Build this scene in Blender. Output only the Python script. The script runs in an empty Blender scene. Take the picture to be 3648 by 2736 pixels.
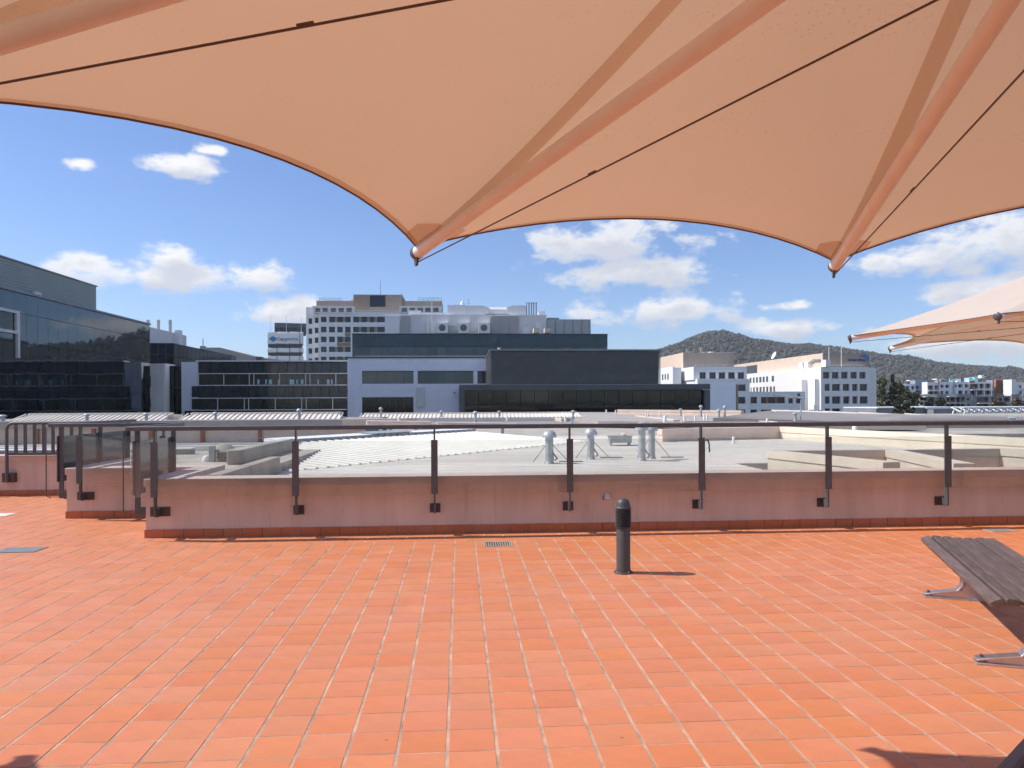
import bpy, bmesh, math, random
from mathutils import Vector, Matrix
random.seed(7)
rad = math.radians
scene = bpy.context.scene
C = scene.collection

# ------------------------------------------------------------------ camera
ROLL = 0.0045; F = 2680.0; HZ = 1430.0; CX = 1824.0; EYE = 1.6
TH = math.atan(186 / 2680.0); ct, st = math.cos(TH), math.sin(TH)   # the terrace grid is turned 4 degrees
GZ = -12.0
cam = bpy.data.cameras.new('camera'); cam_o = bpy.data.objects.new('camera', cam); C.objects.link(cam_o)
cam_o.matrix_world = Matrix.Translation((0, 0, EYE)) @ Matrix.Rotation(math.pi / 2, 4, 'X') @ Matrix.Rotation(-ROLL, 4, 'Z')
cam.sensor_width = 36; cam.sensor_fit = 'HORIZONTAL'; cam.lens = 36 * F / 3648
cam.shift_y = (HZ - 1368) / 3648
cam.clip_start = 0.05; cam.clip_end = 20000
scene.camera = cam_o

# ------------------------------------------------------------------ sun, sky, exposure
SUN_EL = rad(47.8); SH = Vector((1, -0.10, 0)).normalized()         # shadows fall to the right
sun = bpy.data.lights.new('sun', 'SUN'); sun.energy = 4.6; sun.angle = rad(0.53); sun.color = (1, 0.95, 0.88)
sun_o = bpy.data.objects.new('sun', sun); C.objects.link(sun_o)
sdir = Vector((SH.x * math.cos(SUN_EL), SH.y * math.cos(SUN_EL), -math.sin(SUN_EL)))
sun_o.rotation_euler = sdir.to_track_quat('-Z', 'Y').to_euler(); sun_o.location = (-20, 5, 30)
vs = scene.view_settings; vs.view_transform = 'Standard'; vs.look = 'None'; vs.gamma = 1; vs.use_curve_mapping = False
vs.exposure = 0.2
cy = scene.cycles; cy.use_adaptive_sampling = True; cy.adaptive_threshold = 0.03; cy.adaptive_min_samples = 16; cy.max_bounces = 7; cy.diffuse_bounces = 3; cy.glossy_bounces = 3; cy.transmission_bounces = 4; cy.volume_bounces = 0; cy.transparent_max_bounces = 16; cy.caustics_reflective = False; cy.caustics_refractive = False
world = bpy.data.worlds.new('World'); scene.world = world; world.use_nodes = True
wt = world.node_tree; wt.nodes.clear()
def wn(t, **k):
    n = wt.nodes.new(t)
    for a, b in k.items(): setattr(n, a, b)
    return n
def wl(a, b): wt.links.new(a, b)
def wmath(op, a, b=None, c=None, clamp=False):
    n = wn('ShaderNodeMath', operation=op, use_clamp=clamp)
    for i, v in enumerate((a, b, c)):
        if v is None: continue
        if isinstance(v, (int, float)): n.inputs[i].default_value = v
        else: wl(v, n.inputs[i])
    return n.outputs[0]
def wvec(op, a, b):
    n = wn('ShaderNodeVectorMath', operation=op)
    for i, v in enumerate((a, b)):
        if isinstance(v, tuple): n.inputs[i].default_value = v
        else: wl(v, n.inputs[i])
    return n
sky = wn('ShaderNodeTexSky', sky_type='NISHITA', sun_disc=False, sun_elevation=SUN_EL, sun_rotation=rad(274), altitude=600, air_density=1.0, dust_density=0.6, ozone_density=2.0)
geo_n = wn('ShaderNodeTexCoord')
sep = wn('ShaderNodeSeparateXYZ'); wl(geo_n.outputs['Generated'], sep.inputs[0])
az = wmath('ARCTAN2', sep.outputs[0], sep.outputs[1])
el = wmath('ARCSINE', sep.outputs[2])
# clouds: azimuth, elevation, half width, half height (degrees)
def sky_at(x, y): 
    dx, dy = (x - CX), (y - HZ); a = (dx - ROLL * dy) / F; b = -(dy + ROLL * dx) / F
    return math.atan(a), math.atan(b / math.sqrt(1 + a * a))
CL = [(680, 592, 165, 40), (775, 535, 70, 24), (290, 587, 55, 22), (540, 985, 290, 70), (600, 925, 120, 55), (930, 990, 125, 62),
      (1000, 1112, 190, 62), (2150, 870, 330, 105), (2250, 970, 320, 72), (2350, 1108, 310, 70),
      (2790, 1165, 140, 48), (2790, 1088, 95, 26), (3250, 925, 200, 62), (3500, 880, 260, 92), (3600, 1030, 240, 60), (3420, 1225, 330, 50)]
stretch = wn('ShaderNodeCombineXYZ'); wl(az, stretch.inputs[0]); wl(el, stretch.inputs[1])
cvec = stretch.outputs[0]
def cloud_field(vec):
    field = None
    for x, y, rx, ry in CL:
        a0, e0 = sky_at(x, y); k = wn('ShaderNodeVectorMath', operation='MULTIPLY_ADD'); wl(vec, k.inputs[0]); k.inputs[1].default_value = (F / rx, F / ry, 0); k.inputs[2].default_value = (-a0 * F / rx, -e0 * F / ry, 0)
        d = wvec('DOT_PRODUCT', k.outputs[0], k.outputs[0]); field = d.outputs['Value'] if field is None else wmath('MINIMUM', field, d.outputs['Value'])
    return wmath('SUBTRACT', 1.0, wmath('SQRT', field))
sv = wvec('MULTIPLY', cvec, (1.0, 1.7, 1))
nz = wn('ShaderNodeTexNoise'); nz.inputs['Scale'].default_value = 16; nz.inputs['Detail'].default_value = 6.5; nz.inputs['Roughness'].default_value = 0.6; wl(sv.outputs[0], nz.inputs['Vector'])
nb = wn('ShaderNodeTexNoise'); nb.inputs['Scale'].default_value = 4.5; nb.inputs['Detail'].default_value = 1; wl(sv.outputs[0], nb.inputs['Vector'])
# beyond the frame unseen broken cumulus goes on all round, its cover raised for fill light
out_ = wmath('MULTIPLY', wmath('SUBTRACT', wmath('ABSOLUTE', az), 0.66), 8, clamp=True)
gen = wmath('ADD', wmath('MULTIPLY', wmath('SUBTRACT', nb.outputs[0], 0.54), 6.0), wmath('MULTIPLY', wmath('SUBTRACT', 1.0, out_), -9))
nsum = wmath('MULTIPLY', wmath('SUBTRACT', nz.outputs[0], 0.515), 4.2)
def soft(v, lo, hi):
    m = wn('ShaderNodeMapRange', interpolation_type='SMOOTHSTEP'); wl(v, m.inputs[0]); m.inputs[1].default_value = lo; m.inputs[2].default_value = hi; return m.outputs[0]
fA_ = wmath('MAXIMUM', cloud_field(cvec), gen)
dens = soft(wmath('ADD', wmath('MULTIPLY', fA_, 1.15), nsum), -0.10, 0.80)
upv = wvec('ADD', cvec, (-0.008, 0.017, 0))
shade = soft(wmath('ADD', cloud_field(upv.outputs[0]), wmath('MULTIPLY', nsum, 0.75)), -0.2, 0.9)
ccol = wn('ShaderNodeMix', data_type='RGBA'); ccol.inputs[6].default_value = (0.92, 0.91, 0.90, 1); ccol.inputs[7].default_value = (0.50, 0.53, 0.62, 1)
wl(wmath('MULTIPLY', shade, 0.75), ccol.inputs[0])
skc = wn('ShaderNodeMix', data_type='RGBA', blend_type='MULTIPLY'); skc.inputs[0].default_value = 1; wl(sky.outputs[0], skc.inputs[6]); SKY_S = 0.15
skc.inputs[7].default_value = (SKY_S * 0.64, SKY_S * 0.725, SKY_S * 0.91, 1)
mixc = wn('ShaderNodeMix', data_type='RGBA'); wl(wmath('MULTIPLY', dens, 0.93), mixc.inputs[0]); wl(skc.outputs[2], mixc.inputs[6]); wl(ccol.outputs[2], mixc.inputs[7])
bg = wn('ShaderNodeBackground'); bg.inputs[1].default_value = 1.0; wl(mixc.outputs[2], bg.inputs[0])
world.cycles.sampling_method = 'MANUAL'; world.cycles.sample_map_resolution = 256
wo = wn('ShaderNodeOutputWorld'); wl(bg.outputs[0], wo.inputs[0])

# ------------------------------------------------------------------ helpers: photograph to place
def q(x, y):
    dx, dy = x - CX, y - HZ
    return (dx - ROLL * dy) / F, (dy + ROLL * dx) / F
def P(x, y, d):
    a, b = q(x, y); return Vector((a * d, d, EYE - b * d))
def G(x, y, z):                                   # the point of a level plane seen at that pixel
    a, b = q(x, y); d = (EYE - z) / b; return Vector((a * d, d, z))
def UV(u, v, z=0): return Vector((u * ct - v * st, u * st + v * ct, z))
def uv_of(p): return p.x * ct + p.y * st, -p.x * st + p.y * ct

class MB:
    def __init__(s): s.v = []; s.f = []
    def add(s, vs_, fs):
        n = len(s.v); s.v += [tuple(p) for p in vs_]; s.f += [tuple(i + n for i in f) for f in fs]; return s
    def box(s, x0, y0, z0, x1, y1, z1):
        x0, x1 = min(x0, x1), max(x0, x1); y0, y1 = min(y0, y1), max(y0, y1); z0, z1 = min(z0, z1), max(z0, z1)
        return s.add([(x0, y0, z0), (x1, y0, z0), (x1, y1, z0), (x0, y1, z0), (x0, y0, z1), (x1, y0, z1), (x1, y1, z1), (x0, y1, z1)],
                     [(3, 2, 1, 0), (4, 5, 6, 7), (0, 1, 5, 4), (1, 2, 6, 5), (2, 3, 7, 6), (3, 0, 4, 7)])
    def quad(s, a, b, c, d): return s.add([a, b, c, d], [(0, 1, 2, 3)])
    def prism(s, pts, vec):
        n = len(pts); vec = Vector(vec); a = [Vector(p) for p in pts]; b = [p + vec for p in a]
        return s.add(a + b, [tuple(range(n - 1, -1, -1)), tuple(range(n, 2 * n))] + [(i, (i + 1) % n, n + (i + 1) % n, n + i) for i in range(n)])
    def cyl(s, p0, p1, r0, r1=None, n=12, caps=True):
        p0, p1 = Vector(p0), Vector(p1); r1 = r0 if r1 is None else r1
        d = (p1 - p0).normalized(); a = d.orthogonal().normalized(); b = d.cross(a)
        vv = []
        for p, r in ((p0, r0), (p1, r1)):
            for i in range(n):
                t = 2 * math.pi * i / n; vv.append(p + a * (r * math.cos(t)) + b * (r * math.sin(t)))
        ff = [(i, (i + 1) % n, n + (i + 1) % n, n + i) for i in range(n)]
        if caps: ff += [tuple(range(n - 1, -1, -1)), tuple(range(n, 2 * n))]
        return s.add(vv, ff)
    def tube(s, path, r, n=6):
        path = [Vector(p) for p in path]; vv = []; ff = []
        up = None
        for k, p in enumerate(path):
            d = (path[min(k + 1, len(path) - 1)] - path[max(k - 1, 0)]).normalized()
            a = d.orthogonal().normalized() if up is None else (up - d * up.dot(d)).normalized()
            up = a; b = d.cross(a)
            for i in range(n):
                t = 2 * math.pi * i / n; vv.append(p + a * (r * math.cos(t)) + b * (r * math.sin(t)))
        for k in range(len(path) - 1):
            for i in range(n): ff.append((k * n + i, k * n + (i + 1) % n, (k + 1) * n + (i + 1) % n, (k + 1) * n + i))
        m = (len(path) - 1) * n
        ff += [tuple(range(n - 1, -1, -1)), tuple(range(m, m + n))]
        return s.add(vv, ff)
    def lathe(s, prof, c=(0, 0, 0), n=24):
        vv = []; ff = []
        for r, z in prof:
            for i in range(n):
                t = 2 * math.pi * i / n; vv.append((c[0] + r * math.cos(t), c[1] + r * math.sin(t), c[2] + z))
        for k in range(len(prof) - 1):
            for i in range(n): ff.append((k * n + i, k * n + (i + 1) % n, (k + 1) * n + (i + 1) % n, (k + 1) * n + i))
        m = (len(prof) - 1) * n
        ff += [tuple(range(n - 1, -1, -1)), tuple(range(m, m + n))]
        return s.add(vv, ff)
    def mesh(s, name, mat, smooth=False):
        me = bpy.data.meshes.new(name); me.from_pydata(s.v, [], s.f); me.update()
        if mat: me.materials.append(mat)
        if smooth:
            me.polygons.foreach_set('use_smooth', [True] * len(me.polygons))
            me.set_sharp_from_angle(angle=rad(38))
        return me

WM = {}                                           # world matrices of what is placed
I4 = Matrix.Identity(4)
def link(name, data, parent=None, M=I4):
    o = bpy.data.objects.new(name, data); C.objects.link(o)
    o.parent = parent
    base = WM[parent.name] if parent else I4
    o.matrix_basis = base.inverted() @ M; WM[o.name] = M.copy()
    return o
def put(name, mb, mat, parent=None, M=I4, smooth=False, bevel=0, seg=2):
    o = link(name, mb.mesh(name, mat, smooth or bevel > 0), parent, M)
    if bevel:
        b = o.modifiers.new('bevel', 'BEVEL'); b.width = bevel; b.segments = seg; b.limit_method = 'ANGLE'; b.angle_limit = rad(40)
    return o
def tag(o, label, cat, group=None, kind=None):
    o['label'] = label; o['category'] = cat
    if group: o['group'] = group
    if kind: o['kind'] = kind
    return o
def thing(name, label, cat, loc=(0, 0, 0), ang=0, group=None):
    o = link(name, None, None, Matrix.Translation(loc) @ Matrix.Rotation(ang, 4, 'Z'))
    o.empty_display_size = 0.3
    return tag(o, label, cat, group)
def structure(o): o['kind'] = 'structure'; return o

# ------------------------------------------------------------------ materials
MATS = {}
def pm(name, col, rough=0.6, var=0.12, scale=6.0, metal=0, spec=0.5, bump=0, bscale=40, rnd=0, coords='Object', stretch=(1, 1, 1), col2=None):
    m = bpy.data.materials.new(name); m.use_nodes = True; t = m.node_tree; N = t.nodes; L = t.links
    b = N['Principled BSDF']; b.inputs['Roughness'].default_value = rough; b.inputs['Metallic'].default_value = metal; b.inputs['Specular IOR Level'].default_value = spec
    tc = N.new('ShaderNodeTexCoord'); mp = N.new('ShaderNodeMapping'); mp.inputs['Scale'].default_value = stretch; L.new(tc.outputs[coords], mp.inputs[0])
    nz = N.new('ShaderNodeTexNoise'); nz.inputs['Scale'].default_value = scale; nz.inputs['Detail'].default_value = 6; nz.inputs['Roughness'].default_value = 0.65; L.new(mp.outputs[0], nz.inputs['Vector'])
    mx = N.new('ShaderNodeMix'); mx.data_type = 'RGBA'
    c2 = col2 or tuple(c * (1 - 2.2 * var) for c in col)
    mx.inputs[6].default_value = (*[min(1, c * (1 + var)) for c in col], 1); mx.inputs[7].default_value = (*c2, 1)
    mr = N.new('ShaderNodeMapRange'); mr.inputs[1].default_value = 0.3; mr.inputs[2].default_value = 0.75; L.new(nz.outputs[0], mr.inputs[0]); L.new(mr.outputs[0], mx.inputs[0])
    last = mx.outputs[2]
    if rnd:
        oi = N.new('ShaderNodeObjectInfo'); hs = N.new('ShaderNodeHueSaturation'); a = N.new('ShaderNodeMapRange'); a.inputs[3].default_value = 1 - rnd; a.inputs[4].default_value = 1 + rnd
        L.new(oi.outputs['Random'], a.inputs[0]); L.new(a.outputs[0], hs.inputs['Value']); L.new(last, hs.inputs['Color']); last = hs.outputs[0]
    L.new(last, b.inputs['Base Color'])
    if bump:
        n2 = N.new('ShaderNodeTexNoise'); n2.inputs['Scale'].default_value = bscale; n2.inputs['Detail'].default_value = 4; L.new(mp.outputs[0], n2.inputs['Vector'])
        bp = N.new('ShaderNodeBump'); bp.inputs['Strength'].default_value = bump; bp.inputs['Distance'].default_value = 0.01; L.new(n2.outputs[0], bp.inputs['Height']); L.new(bp.outputs[0], b.inputs['Normal'])
    MATS[name] = m; return m
def nodes(m): return m.node_tree.nodes, m.node_tree.links, m.node_tree.nodes['Principled BSDF']

M_grout = pm('grout', (0.46, 0.33, 0.25), 0.9, 0.28, 5, bump=0.2)
M_wall = pm('rendered_wall', (0.63, 0.49, 0.415), 0.85, 0.075, 2.6, bump=0.10, bscale=90, stretch=(1.6, 1.6, 0.28))
def weather(m):
    N, L, b = nodes(m); tc = N.new('ShaderNodeTexCoord')
    def noise(scale, st, lo, hi, detail=5):
        mp = N.new('ShaderNodeMapping'); mp.inputs['Scale'].default_value = st; L.new(tc.outputs['Object'], mp.inputs[0]); n = N.new('ShaderNodeTexNoise'); n.inputs['Scale'].default_value = scale; n.inputs['Detail'].default_value = detail; L.new(mp.outputs[0], n.inputs['Vector'])
        r = N.new('ShaderNodeMapRange'); r.inputs[1].default_value = lo; r.inputs[2].default_value = hi; L.new(n.outputs[0], r.inputs[0]); return r.outputs[0]
    old = b.inputs['Base Color'].links[0].from_socket
    for f, col, k in ((noise(2.2, (7, 7, .35), .60, .80), (.30, .21, .15), .30), (noise(1.1, (1, 1, 1.6), .58, .78), (.66, .52, .45), .35)):
        mu = N.new('ShaderNodeMath'); mu.operation = 'MULTIPLY'; mu.inputs[1].default_value = k; L.new(f, mu.inputs[0]); mx = N.new('ShaderNodeMix'); mx.data_type = 'RGBA'; mx.inputs[7].default_value = (*col, 1); L.new(mu.outputs[0], mx.inputs[0]); L.new(old, mx.inputs[6]); old = mx.outputs[2]
    vo = N.new('ShaderNodeTexVoronoi'); vo.feature = 'DISTANCE_TO_EDGE'; vo.inputs['Scale'].default_value = 0.9; wv = N.new('ShaderNodeTexNoise'); wv.inputs['Scale'].default_value = 3; ad = N.new('ShaderNodeVectorMath'); ad.operation = 'ADD'
    L.new(tc.outputs['Object'], ad.inputs[0]); L.new(wv.outputs['Color'], ad.inputs[1]); L.new(tc.outputs['Object'], wv.inputs['Vector']); L.new(ad.outputs[0], vo.inputs['Vector'])
    r = N.new('ShaderNodeMapRange'); r.inputs[1].default_value = 0.0; r.inputs[2].default_value = 0.006; r.inputs[3].default_value = 0.18; r.inputs[4].default_value = 0; L.new(vo.outputs['Distance'], r.inputs[0])
    mx = N.new('ShaderNodeMix'); mx.data_type = 'RGBA'; mx.inputs[7].default_value = (.25, .18, .15, 1); L.new(r.outputs[0], mx.inputs[0]); L.new(old, mx.inputs[6]); L.new(mx.outputs[2], b.inputs['Base Color'])
weather(M_wall)
M_coping = pm('coping_paint', (0.58, 0.465, 0.41), 0.7, 0.07, 2.5)
M_dark = pm('charcoal_steel', (0.082, 0.086, 0.092), 0.45, 0.12, 14)
M_darkrust = pm('base_plate_steel', (0.085, 0.06, 0.055), 0.55, 0.2, 30)
M_bollard = pm('bollard_paint', (0.068, 0.065, 0.065), 0.5, 0.1, 30, bump=0.05, bscale=200)
M_spar = pm('spar_paint', (0.84, 0.78, 0.73), 0.35, 0.04, 6)
M_cap = pm('end_cap', (0.10, 0.10, 0.11), 0.4, 0.1, 10)
M_ring = pm('white_sleeve', (0.85, 0.83, 0.80), 0.3, 0.03, 10)
M_cable = pm('stay_cable', (0.10, 0.055, 0.035), 0.5, 0.15, 40)
M_wood = pm('bench_timber', (0.125, 0.082, 0.068), 0.55, 0.22, 5, bump=0.12, bscale=20, stretch=(8, 1, 8), rnd=0.15)
M_alu = pm('cast_aluminium', (0.62, 0.55, 0.54), 0.38, 0.08, 12, metal=0.85)
M_roofw = pm('white_roof_sheet', (0.74, 0.68, 0.60), 0.5, 0.11, 0.9, stretch=(0.3, 1.2, 1))
M_roofr = pm('ridge_roof_sheet', (0.66, 0.63, 0.57), 0.45, 0.06, 1.2)
M_rooft = pm('taupe_roof_sheet', (0.40, 0.355, 0.32), 0.6, 0.10, 0.5)
M_roofg = pm('grey_membrane', (0.27, 0.25, 0.235), 0.8, 0.15, 0.8, bump=0.1)
M_conc = pm('weathered_concrete', (0.40, 0.37, 0.32), 0.9, 0.18, 1.5, bump=0.15)
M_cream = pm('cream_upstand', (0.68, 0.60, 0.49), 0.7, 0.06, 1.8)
M_pink = pm('pink_and_shaded_upstand', (0.62, 0.50, 0.42), 0.75, 0.08, 1.8)  # pink paint; also the darker tone painting shade on light well upstands
M_brick = pm('brick_pier', (0.36, 0.16, 0.09), 0.85, 0.15, 9)
M_galv = pm('galvanised_steel', (0.40, 0.43, 0.44), 0.45, 0.12, 8, metal=0.2)
M_pvc = pm('white_pvc', (0.78, 0.77, 0.74), 0.4, 0.05, 8)
M_white = pm('white_paint', (0.80, 0.80, 0.80), 0.5, 0.03, 3)
M_bluewhite = pm('pale_panel', (0.80, 0.82, 0.92), 0.35, 0.03, 1.2, rnd=0.025)
M_pale = pm('pale_cladding', (0.68, 0.68, 0.69), 0.5, 0.05, 0.8)
M_facade = pm('white_facade', (0.78, 0.78, 0.80), 0.6, 0.03, 0.4)
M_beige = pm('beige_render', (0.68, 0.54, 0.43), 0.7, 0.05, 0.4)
M_brown = pm('brown_brick_and_shade', (0.36, 0.30, 0.25), 0.8, 0.08, 0.6)  # brown walls; also shade painted on the fronts of the beige blocks
M_tan = pm('tan_spandrel', (0.30, 0.23, 0.15), 0.7, 0.1, 0.6)
M_dgrey = pm('dark_grey_cladding', (0.11, 0.11, 0.118), 0.5, 0.1, 0.5)
M_mgrey = pm('mid_grey_cladding', (0.24, 0.26, 0.28), 0.5, 0.08, 0.5)
M_steelb = pm('blue_grey_panel', (0.33, 0.38, 0.46), 0.5, 0.05, 0.5)
M_slat = pm('louvre_slat', (0.24, 0.25, 0.265), 0.35, 0.1, 1, metal=0.3)
M_metalc = pm('green_grey_cladding', (0.30, 0.35, 0.35), 0.5, 0.06, 0.4)
M_ground = pm('city_ground', (0.12, 0.13, 0.09), 0.95, 0.3, 0.02)
M_hill = pm('hill_soil', (0.10, 0.105, 0.075), 0.95, 0.25, 0.01)
M_bark = pm('bark', (0.12, 0.09, 0.07), 0.9, 0.2, 4)
M_blk = pm('black_rubber', (0.02, 0.02, 0.02), 0.6)
M_blue1 = pm('sign_blue', (0.02, 0.22, 0.55), 0.4, 0.02)
M_blue2 = pm('lettering_blue', (0.12, 0.30, 0.50), 0.4, 0.02)
M_slate = pm('lettering_slate', (0.07, 0.09, 0.13), 0.4, 0.02)
M_blue3 = pm('sign_deep_blue', (0.02, 0.08, 0.32), 0.4, 0.02)
M_aqua = pm('aqua_glass', (0.35, 0.62, 0.66), 0.3, 0.04)
M_rusto = pm('copper_fin', (0.40, 0.20, 0.12), 0.6, 0.1)

def glassy(name, col, rough=0.04, rnd=0.0, spec=0.5, wav=0.0):
    m = pm(name, col, rough, 0.1, 0.3, spec=spec, rnd=rnd)
    if wav:
        N, L, b = nodes(m); tc = N.new('ShaderNodeTexCoord'); nz = N.new('ShaderNodeTexNoise'); nz.inputs['Scale'].default_value = 0.35; nz.inputs['Detail'].default_value = 2
        L.new(tc.outputs['Object'], nz.inputs['Vector']); bp = N.new('ShaderNodeBump'); bp.inputs['Strength'].default_value = wav; bp.inputs['Distance'].default_value = 0.05
        L.new(nz.outputs[0], bp.inputs['Height']); L.new(bp.outputs[0], b.inputs['Normal'])
    return m
M_gdark = glassy('dark_curtain_glass', (0.010, 0.014, 0.020), 0.03, 0.2, wav=0.25); nodes(M_gdark)[2].inputs['IOR'].default_value = 2.0; nodes(M_gdark)[2].inputs['Specular Tint'].default_value = (0.75, 0.88, 1, 1)
M_gblack = glassy('black_shopfront_glass', (0.008, 0.009, 0.011), 0.05, 0.1, wav=0.12)
M_gspan = glassy('navy_spandrel_glass', (0.018, 0.028, 0.042), 0.08, 0.3, wav=0.1)
M_gwin = glassy('window_glass', (0.030, 0.038, 0.055), 0.06, 0.3, wav=0.1)
M_ggreen = glassy('green_grey_glass', (0.085, 0.115, 0.125), 0.06, 0.25, wav=0.1)
M_gblue = glassy('teal_spandrel_glass', (0.040, 0.062, 0.080), 0.10, 0.05, wav=0.1)
M_gwarm = glassy('office_glass', (0.022, 0.027, 0.026), 0.06, 0.4, wav=0.1)

# floor tiles: one fired colour per tile (looked up from the tile's place), kiln blush inside it
def tile_material(name, base, dark, rough):
    m = pm(name, base, rough, 0.05, 5, bump=0.05, bscale=60)
    N, L, b = nodes(m); gp = N.new('ShaderNodeNewGeometry'); mp = N.new('ShaderNodeMapping'); mp.inputs['Rotation'].default_value = (0, 0, -TH)
    L.new(gp.outputs['Position'], mp.inputs[0]); sn = N.new('ShaderNodeVectorMath'); sn.operation = 'SNAP'; sn.inputs[1].default_value = (TP, TP, 1)
    ad = N.new('ShaderNodeVectorMath'); ad.operation = 'ADD'; ad.inputs[1].default_value = (-TU0, -TV0, 0.5); L.new(mp.outputs[0], ad.inputs[0]); L.new(ad.outputs[0], sn.inputs[0])
    wh = N.new('ShaderNodeTexWhiteNoise'); L.new(sn.outputs[0], wh.inputs['Vector'])
    old = b.inputs['Base Color'].links[0].from_socket
    hs = N.new('ShaderNodeHueSaturation'); v = N.new('ShaderNodeMapRange'); v.inputs[3].default_value = 0.96; v.inputs[4].default_value = 1.035; L.new(wh.outputs['Value'], v.inputs[0]); L.new(v.outputs[0], hs.inputs['Value'])
    h = N.new('ShaderNodeMapRange'); h.inputs[3].default_value = 0.498; h.inputs[4].default_value = 0.5035; sx = N.new('ShaderNodeSeparateColor'); L.new(wh.outputs['Color'], sx.inputs[0]); L.new(sx.outputs[1], h.inputs[0]); L.new(h.outputs[0], hs.inputs['Hue'])
    sa = N.new('ShaderNodeMapRange'); sa.inputs[3].default_value = 0.95; sa.inputs[4].default_value = 1.02; L.new(sx.outputs[2], sa.inputs[0]); L.new(sa.outputs[0], hs.inputs['Saturation'])
    L.new(old, hs.inputs['Color'])
    # large pale bloom of old sealer and grime
    nz = N.new('ShaderNodeTexNoise'); nz.inputs['Scale'].default_value = 0.45; nz.inputs['Detail'].default_value = 7; L.new(gp.outputs['Position'], nz.inputs['Vector'])
    mr = N.new('ShaderNodeMapRange'); mr.inputs[1].default_value = 0.46; mr.inputs[2].default_value = 0.74; mr.inputs[4].default_value = 0.16; L.new(nz.outputs[0], mr.inputs[0])
    mx = N.new('ShaderNodeMix'); mx.data_type = 'RGBA'; mx.inputs[7].default_value = (*dark, 1); L.new(mr.outputs[0], mx.inputs[0]); L.new(hs.outputs[0], mx.inputs[6])
    # old spills and scuffs
    n3 = N.new('ShaderNodeTexNoise'); n3.inputs['Scale'].default_value = 1.7; n3.inputs['Detail'].default_value = 9; n3.inputs['Roughness'].default_value = 0.7; L.new(gp.outputs['Position'], n3.inputs['Vector'])
    r3 = N.new('ShaderNodeMapRange'); r3.inputs[1].default_value = 0.58; r3.inputs[2].default_value = 0.78; r3.inputs[4].default_value = 0.16; L.new(n3.outputs[0], r3.inputs[0])
    x3 = N.new('ShaderNodeMix'); x3.data_type = 'RGBA'; x3.inputs[7].default_value = (0.36, 0.15, 0.085, 1); L.new(r3.outputs[0], x3.inputs[0]); L.new(mx.outputs[2], x3.inputs[6])
    v3 = N.new('ShaderNodeTexVoronoi'); v3.inputs['Scale'].default_value = 2.6; L.new(gp.outputs['Position'], v3.inputs['Vector']); r4 = N.new('ShaderNodeMapRange'); r4.inputs[1].default_value = 0.018; r4.inputs[2].default_value = 0.034; r4.inputs[3].default_value = 0.55; r4.inputs[4].default_value = 0; L.new(v3.outputs['Distance'], r4.inputs[0])
    x4 = N.new('ShaderNodeMix'); x4.data_type = 'RGBA'; x4.inputs[7].default_value = (0.16, 0.08, 0.05, 1); L.new(r4.outputs[0], x4.inputs[0]); L.new(x3.outputs[2], x4.inputs[6]); L.new(x4.outputs[2], b.inputs['Base Color'])
    return m
TP = 0.228; TU0 = -0.064; TV0 = 3.45 - 30 * 0.228
M_tile = tile_material('terracotta_tile', (0.60, 0.200, 0.082), (0.62, 0.32, 0.24), 0.55)
M_skirt = tile_material('skirting_tile', (0.46, 0.13, 0.05), (0.42, 0.17, 0.09), 0.5)

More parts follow.
